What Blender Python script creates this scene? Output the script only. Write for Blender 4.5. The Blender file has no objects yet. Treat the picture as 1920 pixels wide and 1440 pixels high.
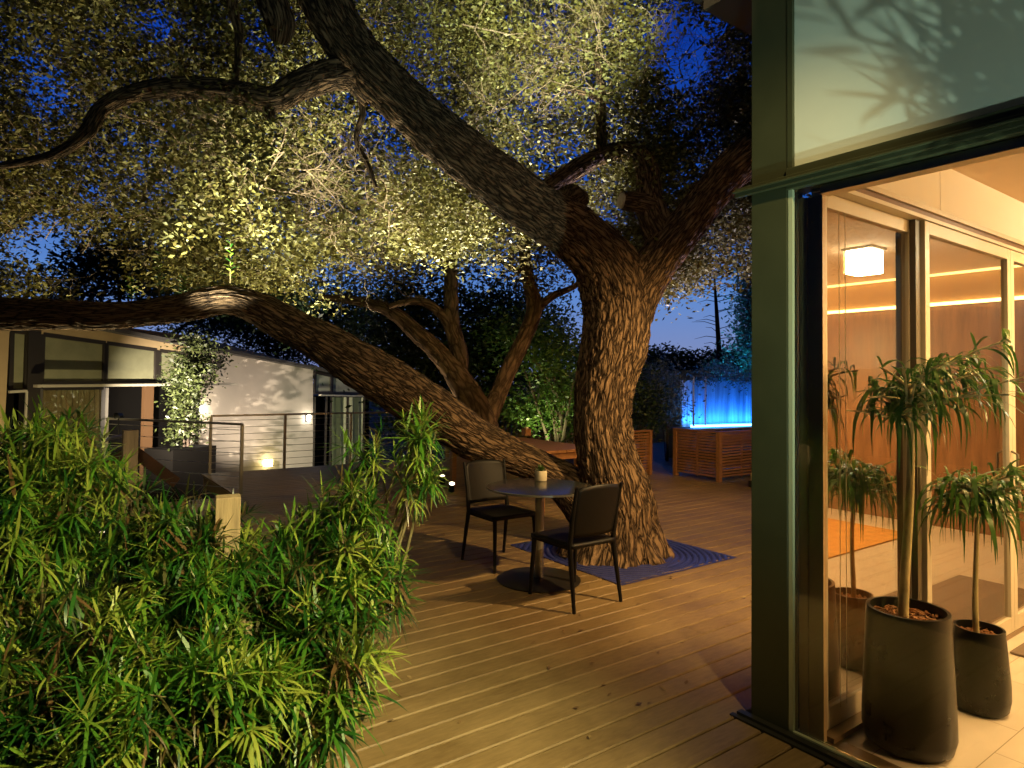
import bpy, bmesh, math, random
import numpy as np
from mathutils import Vector, Matrix
random.seed(7)
rng = np.random.default_rng(11)
SC = bpy.context.scene
COL = SC.collection
PI = math.pi

# ------------------------------------------------------------------ camera
F = 1230.0                       # focal length in photo pixels (photo 1920 x 1440)
PITCH, ROLL, YAW = math.radians(1.8), math.radians(0.7), math.radians(35.8)
H = 1.6
PPY = 712 - F * math.tan(PITCH)  # row of the principal point
_fw = Vector((math.sin(YAW) * math.cos(PITCH), math.cos(YAW) * math.cos(PITCH), math.sin(PITCH)))
_rt = Vector((math.cos(YAW), -math.sin(YAW), 0))
_up = _rt.cross(_fw)
_c, _s = math.cos(ROLL), math.sin(ROLL)
# image content rotated clockwise by ROLL: camera rolled anticlockwise
RT = (_rt * _c + _up * _s)
UP = (_up * _c - _rt * _s)
cam_d = bpy.data.cameras.new('camera')
cam = bpy.data.objects.new('camera', cam_d)
COL.objects.link(cam)
M = Matrix((RT, UP, -_fw)).transposed().to_4x4()
M.translation = Vector((0, 0, H))
cam.matrix_world = M
cam_d.sensor_width = 36
cam_d.lens = F / 1920 * 36
cam_d.shift_y = (PPY - 720) / 1920
cam_d.clip_start = 0.05
cam_d.clip_end = 2000
SC.camera = cam
C0 = Vector((0, 0, H))

def ray(px, py):
    return _fw + RT * ((px - 960) / F) + UP * ((PPY - py) / F)
def at_d(px, py, d):            # point seen at (px, py), d metres ahead of the lens
    return C0 + ray(px, py) * d
def at_z(px, py, z=0.0):        # point seen at (px, py) at height z
    r = ray(px, py)
    return C0 + r * ((z - H) / r.z)
def on_plane(px, py, p, n):
    r = ray(px, py)
    return C0 + r * ((Vector(p) - C0).dot(n) / r.dot(n))

# ------------------------------------------------------------------ world
W = bpy.data.worlds.new('World')
SC.world = W
W.use_nodes = True
nt = W.node_tree
nt.nodes.clear()
out = nt.nodes.new('ShaderNodeOutputWorld')
bg = nt.nodes.new('ShaderNodeBackground')
tc = nt.nodes.new('ShaderNodeTexCoord')
sep = nt.nodes.new('ShaderNodeSeparateXYZ')
rmp = nt.nodes.new('ShaderNodeValToRGB')
nt.links.new(tc.outputs['Generated'], sep.inputs[0])
nt.links.new(sep.outputs['Z'], rmp.inputs[0])
# the afterglow stands ahead and to the right; the sky behind the camera is night
dt = nt.nodes.new('ShaderNodeVectorMath'); dt.operation = 'DOT_PRODUCT'; dt.inputs[1].default_value = (math.sin(0.75), math.cos(0.75), 0)
nt.links.new(tc.outputs['Generated'], dt.inputs[0])
az = nt.nodes.new('ShaderNodeMapRange'); az.interpolation_type = 'SMOOTHSTEP'
az.inputs['From Min'].default_value = 0.15; az.inputs['From Max'].default_value = 0.75; az.inputs['To Min'].default_value = 0.04; az.inputs['To Max'].default_value = 1.0
nt.links.new(dt.outputs['Value'], az.inputs[0])
mxw = nt.nodes.new('ShaderNodeVectorMath'); mxw.operation = 'SCALE'
nt.links.new(rmp.outputs[0], mxw.inputs[0]); nt.links.new(az.outputs[0], mxw.inputs['Scale'])
nt.links.new(mxw.outputs[0], bg.inputs[0])
nt.links.new(bg.outputs[0], out.inputs[0])
cr = rmp.color_ramp
cr.elements[0].position = 0.0
cr.elements[0].color = (0.17, 0.20, 0.42, 1)
cr.elements[1].position = 1.0
cr.elements[1].color = (0.0, 0.001, 0.012, 1)
for p, c in ((0.05, (0.19, 0.26, 0.52)), (0.13, (0.11, 0.25, 0.62)), (0.25, (0.018, 0.10, 0.46)),
             (0.45, (0.004, 0.038, 0.32)), (0.7, (0.001, 0.010, 0.09))):
    e = cr.elements.new(p)
    e.color = (*c, 1)
bg.inputs[1].default_value = 1.0

SC.view_settings.view_transform = 'Standard'
SC.view_settings.look = 'None'
SC.view_settings.exposure = 0.0
SC.view_settings.gamma = 1.0
cy = SC.cycles
cy.use_denoising = True
try:
    cy.denoiser = 'OPENIMAGEDENOISE'
    cy.denoising_input_passes = 'RGB_ALBEDO_NORMAL'
except Exception:
    pass
cy.max_bounces = 8
cy.diffuse_bounces = 3
cy.glossy_bounces = 4
cy.transmission_bounces = 6
cy.transparent_max_bounces = 16
cy.sample_clamp_indirect = 4.0
cy.caustics_reflective = False
cy.caustics_refractive = False

# ------------------------------------------------------------------ object helpers
def tag(o, label=None, cat=None, group=None, kind=None):
    if label: o['label'] = label
    if cat: o['category'] = cat
    if group: o['group'] = group
    if kind: o['kind'] = kind
    return o
def empty(name, loc=(0, 0, 0), label=None, cat=None, group=None, rz=0):
    o = bpy.data.objects.new(name, None)
    o.empty_display_size = 0.1
    COL.objects.link(o)
    o.location = loc
    o.rotation_euler = (0, 0, rz)
    bpy.context.view_layer.update()
    return tag(o, label, cat, group)
def link_mesh(name, me, mat, parent=None, local=False):
    """mesh data are in world space unless local=True (then in the parent's own space)"""
    o = bpy.data.objects.new(name, me)
    COL.objects.link(o)
    if mat: 
        for m in (mat if isinstance(mat, (list, tuple)) else [mat]):
            me.materials.append(m)
    if parent:
        o.parent = parent
        if not local:
            bpy.context.view_layer.update()
            me.transform(parent.matrix_world.inverted())
    return o
def np_mesh(name, V, Fc, smooth=False, uv=None):
    V = np.asarray(V, dtype=np.float32).reshape(-1, 3)
    Fc = np.asarray(Fc, dtype=np.int32)
    k = Fc.shape[1]
    me = bpy.data.meshes.new(name)
    me.vertices.add(len(V))
    me.vertices.foreach_set('co', V.ravel())
    me.loops.add(Fc.size)
    me.loops.foreach_set('vertex_index', Fc.ravel())
    me.polygons.add(len(Fc))
    me.polygons.foreach_set('loop_start', np.arange(len(Fc), dtype=np.int32) * k)
    if smooth:
        me.polygons.foreach_set('use_smooth', np.ones(len(Fc), dtype=bool))
    me.update(calc_edges=True)
    if uv is not None:
        l = me.uv_layers.new(name='UVMap')
        l.data.foreach_set('uv', np.asarray(uv, dtype=np.float32).ravel())
    me.validate()
    return me

class MB:
    """collects boxes, prisms and tubes for ONE mesh"""
    def __init__(s):
        s.V, s.F, s.sm = [], [], []
    def add(s, V, Fc, smooth=False):
        b = len(s.V)
        s.V += [tuple(v) for v in V]
        s.F += [tuple(i + b for i in f) for f in Fc]
        s.sm += [smooth] * len(Fc)
        return s
    def box(s, x0, x1, y0, y1, z0, z1, rz=0, piv=None, bev=0):
        x0, x1 = min(x0, x1), max(x0, x1); y0, y1 = min(y0, y1), max(y0, y1); z0, z1 = min(z0, z1), max(z0, z1)
        V = [Vector((x, y, z)) for z in (z0, z1) for x, y in ((x0, y0), (x1, y0), (x1, y1), (x0, y1))]
        Fc = [(3, 2, 1, 0), (4, 5, 6, 7), (0, 1, 5, 4), (1, 2, 6, 5), (2, 3, 7, 6), (3, 0, 4, 7)]
        if rz:
            p = Vector(piv or ((x0 + x1) / 2, (y0 + y1) / 2, 0))
            R = Matrix.Rotation(rz, 3, 'Z')
            V = [R @ (v - p) + p for v in V]
        return s.add(V, Fc)
    def bar(s, a, b, w, h, up=(0, 0, 1)):
        a, b = Vector(a), Vector(b)
        t = (b - a).normalized(); u = Vector(up)
        r = t.cross(u)
        if r.length < 1e-4: r = t.cross(Vector((1, 0, 0)))
        r.normalize(); u = r.cross(t)
        V = [p + r * sx * w / 2 + u * sy * h / 2 for p in (a, b) for sx, sy in ((-1, -1), (1, -1), (1, 1), (-1, 1))]
        return s.add(V, [(3, 2, 1, 0), (4, 5, 6, 7), (0, 1, 5, 4), (1, 2, 6, 5), (2, 3, 7, 6), (3, 0, 4, 7)])
    def tube(s, pts, r, n=8, cap=True):
        pts = [Vector(p) for p in pts]
        rs = r if isinstance(r, (list, tuple)) else [r] * len(pts)
        V, Fc = [], []
        nrm = None
        for i, p in enumerate(pts):
            t = (pts[min(i + 1, len(pts) - 1)] - pts[max(i - 1, 0)]).normalized()
            if nrm is None:
                nrm = t.cross(Vector((0, 0, 1)))
                if nrm.length < 1e-3: nrm = t.cross(Vector((1, 0, 0)))
            nrm = (nrm - t * nrm.dot(t)).normalized()
            b = t.cross(nrm)
            for k in range(n):
                a = 2 * PI * k / n
                V.append(p + (nrm * math.cos(a) + b * math.sin(a)) * rs[i])
        for i in range(len(pts) - 1):
            for k in range(n):
                Fc.append((i * n + k, i * n + (k + 1) % n, (i + 1) * n + (k + 1) % n, (i + 1) * n + k))
        if cap:
            Fc += [tuple(range(n - 1, -1, -1)), tuple(range((len(pts) - 1) * n, len(pts) * n))]
        return s.add(V, Fc, True)
    def lathe(s, c, prof, n=40, sx=1, sy=1):
        c = Vector(c); V, Fc = [], []
        for r, z in prof:
            for k in range(n):
                a = 2 * PI * k / n
                V.append(c + Vector((r * math.cos(a) * sx, r * math.sin(a) * sy, z)))
        for i in range(len(prof) - 1):
            for k in range(n):
                Fc.append((i * n + k, i * n + (k + 1) % n, (i + 1) * n + (k + 1) % n, (i + 1) * n + k))
        Fc += [tuple(range(n - 1, -1, -1)), tuple(range((len(prof) - 1) * n, len(prof) * n))]
        return s.add(V, Fc, True)
    def prism(s, poly, off):
        """poly: list of 3D points (a planar outline), extruded by vector off"""
        n = len(poly); off = Vector(off)
        V = [Vector(p) for p in poly] + [Vector(p) + off for p in poly]
        Fc = [tuple(range(n - 1, -1, -1)), tuple(range(n, 2 * n))] + [(i, (i + 1) % n, n + (i + 1) % n, n + i) for i in range(n)]
        return s.add(V, Fc)
    def build(s, name, mat, parent=None, local=False, bevel=0):
        me = bpy.data.meshes.new(name)
        me.from_pydata(s.V, [], s.F)
        me.polygons.foreach_set('use_smooth', s.sm)
        bm = bmesh.new(); bm.from_mesh(me)
        bmesh.ops.recalc_face_normals(bm, faces=bm.faces)
        for e in bm.edges:
            if len(e.link_faces) == 2 and e.link_faces[0].normal.angle(e.link_faces[1].normal, 0) > 0.8:
                e.smooth = False
        bm.to_mesh(me); bm.free()
        o = link_mesh(name, me, mat, parent, local)
        if bevel:
            m = o.modifiers.new('bevel', 'BEVEL'); m.width = bevel; m.segments = 2; m.limit_method = 'ANGLE'
        return o

# ------------------------------------------------------------------ materials
MATS = {}
def mat(name, col, rough=0.6, metal=0.0, var=0.0, scale=8.0, bump=0.0, bscale=40.0, spec=0.5, emit=None, estr=0,
        stretch=(1, 1, 1), coords='Object', trans=0.0, coat=0):
    if name in MATS: return MATS[name]
    m = bpy.data.materials.new(name); m.use_nodes = True
    t = m.node_tree; b = t.nodes['Principled BSDF']
    b.inputs['Base Color'].default_value = (*col, 1)
    b.inputs['Roughness'].default_value = rough
    b.inputs['Metallic'].default_value = metal
    b.inputs['Specular IOR Level'].default_value = spec
    b.inputs['Coat Weight'].default_value = coat
    tcn = t.nodes.new('ShaderNodeTexCoord'); mp = t.nodes.new('ShaderNodeMapping')
    mp.inputs['Scale'].default_value = stretch
    t.links.new(tcn.outputs[coords], mp.inputs[0])
    if var:
        n = t.nodes.new('ShaderNodeTexNoise'); n.inputs['Scale'].default_value = scale; n.inputs['Detail'].default_value = 8
        n.inputs['Roughness'].default_value = 0.65
        t.links.new(mp.outputs[0], n.inputs['Vector'])
        r = t.nodes.new('ShaderNodeValToRGB')
        r.color_ramp.elements[0].position = 0.3; r.color_ramp.elements[1].position = 0.7
        r.color_ramp.elements[0].color = (*[max(0, c * (1 - var)) for c in col], 1)
        r.color_ramp.elements[1].color = (*[min(1, c * (1 + var)) for c in col], 1)
        t.links.new(n.outputs['Fac'], r.inputs[0]); t.links.new(r.outputs[0], b.inputs['Base Color'])
        rr = t.nodes.new('ShaderNodeMapRange'); rr.inputs['To Min'].default_value = max(0.02, rough - 0.12); rr.inputs['To Max'].default_value = min(1, rough + 0.12)
        t.links.new(n.outputs['Fac'], rr.inputs[0]); t.links.new(rr.outputs[0], b.inputs['Roughness'])
    if bump:
        n2 = t.nodes.new('ShaderNodeTexNoise'); n2.inputs['Scale'].default_value = bscale; n2.inputs['Detail'].default_value = 5
        t.links.new(mp.outputs[0], n2.inputs['Vector'])
        bp = t.nodes.new('ShaderNodeBump'); bp.inputs['Strength'].default_value = bump; bp.inputs['Distance'].default_value = 0.01
        t.links.new(n2.outputs['Fac'], bp.inputs['Height']); t.links.new(bp.outputs[0], b.inputs['Normal'])
    if emit:
        b.inputs['Emission Color'].default_value = (*emit, 1); b.inputs['Emission Strength'].default_value = estr
    MATS[name] = m
    return m

def leaf_mat(name, cols, rough=0.45, transl=0.35, spec=0.5):
    """leaf colours vary per leaf by a random value stored in UV.x"""
    if name in MATS: return MATS[name]
    m = bpy.data.materials.new(name); m.use_nodes = True
    t = m.node_tree; t.nodes.clear()
    o = t.nodes.new('ShaderNodeOutputMaterial')
    b = t.nodes.new('ShaderNodeBsdfPrincipled'); tr = t.nodes.new('ShaderNodeBsdfTranslucent'); mx = t.nodes.new('ShaderNodeMixShader')
    uv = t.nodes.new('ShaderNodeUVMap'); sp = t.nodes.new('ShaderNodeSeparateXYZ'); r = t.nodes.new('ShaderNodeValToRGB')
    t.links.new(uv.outputs[0], sp.inputs[0]); t.links.new(sp.outputs[0], r.inputs[0])
    els = r.color_ramp.elements
    els[0].color = (*cols[0], 1); els[1].color = (*cols[-1], 1)
    for i, c in enumerate(cols[1:-1], 1):
        e = els.new(i / (len(cols) - 1)); e.color = (*c, 1)
    b.inputs['Roughness'].default_value = rough
    b.inputs['Specular IOR Level'].default_value = spec
    t.links.new(r.outputs[0], b.inputs['Base Color']); t.links.new(r.outputs[0], tr.inputs[0])
    mx.inputs[0].default_value = transl
    t.links.new(b.outputs[0], mx.inputs[1]); t.links.new(tr.outputs[0], mx.inputs[2]); t.links.new(mx.outputs[0], o.inputs[0])
    MATS[name] = m
    return m

def glass_mat(name, tint=(1, 1, 1), refl=None, rough=0.0):
    """thin pane: transparent plus mirror reflection; refl fixes the mirror share (coated glass), else Fresnel"""
    m = bpy.data.materials.new(name); m.use_nodes = True
    t = m.node_tree; t.nodes.clear()
    o = t.nodes.new('ShaderNodeOutputMaterial'); a = t.nodes.new('ShaderNodeBsdfTransparent'); g = t.nodes.new('ShaderNodeBsdfGlossy')
    mx = t.nodes.new('ShaderNodeMixShader')
    a.inputs[0].default_value = (*tint, 1); g.inputs['Roughness'].default_value = rough
    if refl is None:
        f = t.nodes.new('ShaderNodeFresnel'); f.inputs[0].default_value = 1.5
        t.links.new(f.outputs[0], mx.inputs[0])
    else:
        mx.inputs[0].default_value = refl
    t.links.new(a.outputs[0], mx.inputs[1]); t.links.new(g.outputs[0], mx.inputs[2]); t.links.new(mx.outputs[0], o.inputs[0])
    return m

def bark_mat(name, dark, light, su=9, sv=2.2, bump=0.9):
    m = bpy.data.materials.new(name); m.use_nodes = True
    t = m.node_tree; b = t.nodes['Principled BSDF']
    uv = t.nodes.new('ShaderNodeUVMap'); mp = t.nodes.new('ShaderNodeMapping'); mp.inputs['Scale'].default_value = (su, sv, 1)
    t.links.new(uv.outputs[0], mp.inputs[0])
    nz = t.nodes.new('ShaderNodeTexNoise'); nz.inputs['Scale'].default_value = 1.4; nz.inputs['Detail'].default_value = 3
    t.links.new(mp.outputs[0], nz.inputs['Vector'])
    ad = t.nodes.new('ShaderNodeVectorMath'); ad.operation = 'MULTIPLY_ADD'; ad.inputs[1].default_value = (1.2, 1.2, 1.2)
    t.links.new(nz.outputs['Color'], ad.inputs[0]); t.links.new(mp.outputs[0], ad.inputs[2])
    vo = t.nodes.new('ShaderNodeTexVoronoi'); vo.feature = 'DISTANCE_TO_EDGE'; vo.inputs['Scale'].default_value = 2.0
    t.links.new(ad.outputs[0], vo.inputs['Vector'])
    cl = t.nodes.new('ShaderNodeMapRange'); cl.inputs['From Max'].default_value = 0.28; 
    t.links.new(vo.outputs['Distance'], cl.inputs[0])
    n2 = t.nodes.new('ShaderNodeTexNoise'); n2.inputs['Scale'].default_value = 9; n2.inputs['Detail'].default_value = 8; n2.inputs['Roughness'].default_value = 0.7
    t.links.new(mp.outputs[0], n2.inputs['Vector'])
    mu = t.nodes.new('ShaderNodeMath'); mu.operation = 'MULTIPLY_ADD'; mu.inputs[1].default_value = 0.45
    t.links.new(n2.outputs['Fac'], mu.inputs[0]); t.links.new(cl.outputs[0], mu.inputs[2])
    r = t.nodes.new('ShaderNodeValToRGB'); r.color_ramp.elements[0].color = (*dark, 1); r.color_ramp.elements[1].color = (*light, 1)
    r.color_ramp.elements[0].position = 0.25; r.color_ramp.elements[1].position = 1.15 if False else 1.0
    t.links.new(mu.outputs[0], r.inputs[0]); t.links.new(r.outputs[0], b.inputs['Base Color'])
    bp = t.nodes.new('ShaderNodeBump'); bp.inputs['Strength'].default_value = bump; bp.inputs['Distance'].default_value = 0.03
    t.links.new(mu.outputs[0], bp.inputs['Height']); t.links.new(bp.outputs[0], b.inputs['Normal'])
    b.inputs['Roughness'].default_value = 0.85
    b.inputs['Specular IOR Level'].default_value = 0.25
    return m

def emit_mat(name, col, strength):
    m = bpy.data.materials.new(name); m.use_nodes = True
    t = m.node_tree; b = t.nodes['Principled BSDF']
    b.inputs['Base Color'].default_value = (*[min(1, c) for c in col], 1)
    b.inputs['Emission Color'].default_value = (*col, 1); b.inputs['Emission Strength'].default_value = strength
    return m

# ------------------------------------------------------------------ lights
def spot(name, loc, target, power, col, angle=60, blend=0.8, size=0.03, parent=None):
    d = bpy.data.lights.new(name, 'SPOT'); d.energy = power; d.color = col
    d.spot_size = math.radians(angle); d.spot_blend = blend; d.shadow_soft_size = size
    o = bpy.data.objects.new(name, d); COL.objects.link(o)
    v = Vector(target) - Vector(loc)
    Mx = v.to_track_quat('-Z', 'Y').to_matrix().to_4x4(); Mx.translation = Vector(loc)
    if parent:
        bpy.context.view_layer.update(); o.parent = parent
        o.matrix_local = parent.matrix_world.inverted() @ Mx
    else:
        o.matrix_world = Mx
    return o
def point(name, loc, power, col, size=0.05, parent=None):
    d = bpy.data.lights.new(name, 'POINT'); d.energy = power; d.color = col; d.shadow_soft_size = size
    o = bpy.data.objects.new(name, d); COL.objects.link(o)
    if parent:
        bpy.context.view_layer.update(); o.parent = parent
        o.matrix_local = parent.matrix_world.inverted() @ Matrix.Translation(Vector(loc))
    else: o.location = loc
    return o
def area(name, loc, target, power, col, sx, sy, parent=None):
    d = bpy.data.lights.new(name, 'AREA'); d.energy = power; d.color = col; d.shape = 'RECTANGLE'; d.size = sx; d.size_y = sy
    o = bpy.data.objects.new(name, d); COL.objects.link(o)
    v = Vector(target) - Vector(loc)
    Mx = v.to_track_quat('-Z', 'Y').to_matrix().to_4x4(); Mx.translation = Vector(loc)
    if parent:
        bpy.context.view_layer.update(); o.parent = parent
        o.matrix_local = parent.matrix_world.inverted() @ Mx
    else: o.matrix_world = Mx
    return o

M_black = mat('black_metal', (0.02, 0.021, 0.018), 0.4, 0.6)
M_lens = emit_mat('lamp_lens', (1, 0.85, 0.6), 6)
LIT = []
def uplight(loc, target, power, col, angle, label, blend=0.9, group='garden spotlights', size=0.03):
    """a small garden spotlight: body on a spike, aimed at target"""
    loc = Vector(loc); v = (Vector(target) - loc).normalized()
    t = empty('spotlight', loc, label, 'spotlight', group)
    b = MB()
    b.tube([loc - v * 0.10, loc - v * 0.09, loc + v * 0.03], [0.03, 0.045, 0.045], 14)
    b.build('housing', M_black, t)
    MB().tube([loc + Vector((0, 0, -0.30)), loc - v * 0.04], 0.008, 6).build('spike', M_black, t)
    MB().tube([loc + v * 0.0301, loc + v * 0.034], 0.038, 14).build('lens', M_lens, t)
    spot('beam', loc + v * 0.06, target, power, col, angle, blend, size, t)
    return t

# ------------------------------------------------------------------ numpy noise
def _hash(ix, iy, iz, seed):
    h = (ix * 374761393 + iy * 668265263 + iz * 2147483647 * 3 + seed * 1274126177) & 0xffffffff
    h = ((h ^ (h >> 13)) * 1274126177) & 0xffffffff
    return ((h ^ (h >> 16)) & 0xffff) / 65535.0
def vnoise(P, seed=0):
    P = np.asarray(P, dtype=float)
    i = np.floor(P).astype(np.int64); f = P - i; f = f * f * (3 - 2 * f)
    r = 0
    for dx in (0, 1):
        wx = f[..., 0] if dx else 1 - f[..., 0]
        for dy in (0, 1):
            wy = f[..., 1] if dy else 1 - f[..., 1]
            for dz in (0, 1):
                wz = f[..., 2] if dz else 1 - f[..., 2]
                r = r + wx * wy * wz * _hash(i[..., 0] + dx, i[..., 1] + dy, i[..., 2] + dz, seed)
    return r

# ------------------------------------------------------------------ limbs of trees
def catmull(P, step):
    """P: array (n, k); resample along the first three columns with ~step spacing"""
    P = np.asarray(P, float); n = len(P); outp = []
    for i in range(n - 1):
        p0, p1, p2, p3 = P[max(i - 1, 0)], P[i], P[i + 1], P[min(i + 2, n - 1)]
        L = np.linalg.norm(p2[:3] - p1[:3]); m = max(2, int(L / step))
        for j in range(m):
            t = j / m
            outp.append(0.5 * ((2 * p1) + (-p0 + p2) * t + (2 * p0 - 5 * p1 + 4 * p2 - p3) * t * t + (-p0 + 3 * p1 - 3 * p2 + p3) * t ** 3))
    outp.append(P[-1])
    return np.array(outp)
class Limbs:
    def __init__(s): s.V, s.F, s.U, s.n = [], [], [], 0
    def sweep(s, nodes, ring=0.02, seg=None, bark=0.010, lump=0.07, flare=0, seed=0, fu=26.0):
        """nodes: (x,y,z,r); a bark-furrowed tube"""
        C = catmull(nodes, ring); P, R = C[:, :3], np.maximum(C[:, 3], 0.002)
        n = seg or int(max(6, min(150, 2 * PI * R.max() / 0.014)))
        T = np.gradient(P, axis=0); T /= np.linalg.norm(T, axis=1)[:, None]
        nr = np.cross(T[0], [0, 0, 1.0])
        if np.linalg.norm(nr) < 0.1: nr = np.cross(T[0], [1.0, 0, 0])
        N = []
        for t in T:
            nr = nr - t * nr.dot(t); nr /= np.linalg.norm(nr); N.append(nr.copy())
        N = np.array(N); B = np.cross(T, N)
        a = np.linspace(0, 2 * PI, n, endpoint=False)
        ca, sa = np.cos(a), np.sin(a)
        L = np.concatenate([[0], np.cumsum(np.linalg.norm(np.diff(P, axis=0), axis=1))])
        D = N[:, None, :] * ca[None, :, None] + B[:, None, :] * sa[None, :, None]
        Q = P[:, None, :] + D * R[:, None, None]
        lum = (vnoise(Q * 2.2 + seed, 3) - 0.5) * 2 * lump + (vnoise(Q * 6 + seed, 5) - 0.5) * lump * 0.8
        # furrows run along the limb: noise on (angle, length)
        k = max(3.0, R.mean() * fu * 1.6)
        G = np.stack(np.broadcast_arrays(ca[None, :] * k, sa[None, :] * k, (L * 5.5)[:, None]), -1)
        wrp = (vnoise(Q * 9, 8) - 0.5)[..., None] * np.array([1.6, 1.6, 0])
        rid = 1 - np.abs(vnoise(G + wrp, 9 + seed) * 2 - 1)
        rid2 = 1 - np.abs(vnoise(G * np.array([2.1, 2.1, 1.7]) + wrp, 19 + seed) * 2 - 1)
        bk = (rid ** 1.5 * 0.75 + rid2 * 0.4 - 0.5) * bark * np.minimum(1, R / 0.12)[:, None]
        rad = R[:, None] * (1 + lum) + bk
        if flare:
            z = Q[..., 2]; fl = np.exp(-np.maximum(z, 0) / 0.16)
            rad = rad + fl * flare * (0.5 + 0.5 * np.sin(a * 5 + 1.3)[None, :] ** 2)
        Q = P[:, None, :] + D * rad[..., None]
        m = len(P); base = s.n
        s.V.append(Q.reshape(-1, 3)); s.n += m * n
        i = np.arange(m - 1)[:, None]; j = np.arange(n)[None, :]; j2 = (j + 1) % n
        Fq = np.stack([i * n + j, i * n + j2, (i + 1) * n + j2, (i + 1) * n + j], -1).reshape(-1, 4) + base
        s.F.append(Fq)
        circ = 2 * PI * max(R.mean(), 0.02)
        u0 = np.broadcast_to(j / n * circ, (m - 1, n)); u1 = np.broadcast_to((j + 1) / n * circ, (m - 1, n))
        v0 = np.broadcast_to(L[:-1, None], (m - 1, n)); v1 = np.broadcast_to(L[1:, None], (m - 1, n))
        U = np.stack([np.stack([u0, v0], -1), np.stack([u1, v0], -1), np.stack([u1, v1], -1), np.stack([u0, v1], -1)], 2).reshape(-1, 2)
        s.U.append(U)
        return C
    def build(s, name, mt, parent):
        me = np_mesh(name, np.concatenate(s.V), np.concatenate(s.F), True, np.concatenate(s.U))
        return link_mesh(name, me, mt, parent)

def pxnodes(L):
    """(px, py, depth, half width px) -> x, y, z, r"""
    o = []
    for px, py, d, hw in L:
        p = at_d(px, py, d); o.append((p.x, p.y, p.z, hw * d / F))
    return o

def quads_from(C, A, B, uvx):
    """leaf rhombs: centre C, half axis A (long) and B (wide)"""
    V = np.stack([C - A, C + B * 0.9 - A * 0.1, C + A, C - B * 0.9 - A * 0.1], 1)
    n = len(C)
    Fq = np.arange(n * 4).reshape(n, 4)
    U = np.zeros((n, 4, 2)); U[..., 0] = uvx[:, None]
    U[:, 2, 1] = 1
    return V.reshape(-1, 3), Fq, U.reshape(-1, 2)
def rand_dirs(n, r=rng):
    v = r.normal(size=(n, 3)); return v / np.linalg.norm(v, axis=1)[:, None]
def leaf_cloud(centres, radii, per, size, flat=0.6, drop=0.0):
    """clumps of leaves round centres"""
    n = len(centres)
    cnt = rng.poisson(per, n) if np.isscalar(per) else rng.poisson(per)
    idx = np.repeat(np.arange(n), cnt)
    k = len(idx)
    off = rng.normal(size=(k, 3)) * radii[idx][:, None] * np.array([1, 1, flat])
    C = centres[idx] + off
    A = rand_dirs(k); A[:, 2] = A[:, 2] * 0.6 - drop; A /= np.linalg.norm(A, axis=1)[:, None]
    B = np.cross(A, rand_dirs(k)); B /= np.maximum(1e-4, np.linalg.norm(B, axis=1))[:, None]
    s = size * rng.uniform(0.6, 1.3, k)
    tone = np.clip(rng.normal(0.5, 0.22, k) + (rng.uniform(-0.25, 0.25, n))[idx], 0, 1)
    return quads_from(C, A * (s / 2)[:, None], B * (s * 0.25)[:, None], tone)

# ================================================================== GROUND AND DECK
M_soil = mat('soil', (0.035, 0.028, 0.018), 0.95, var=0.5, scale=6, bump=0.8, bscale=12)
MB().add([(-300, -300, -1.3), (300, -300, -1.3), (300, 300, -1.3), (-300, 300, -1.3)], [(0, 1, 2, 3)]).build('ground', M_soil)['kind'] = 'structure'

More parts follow.
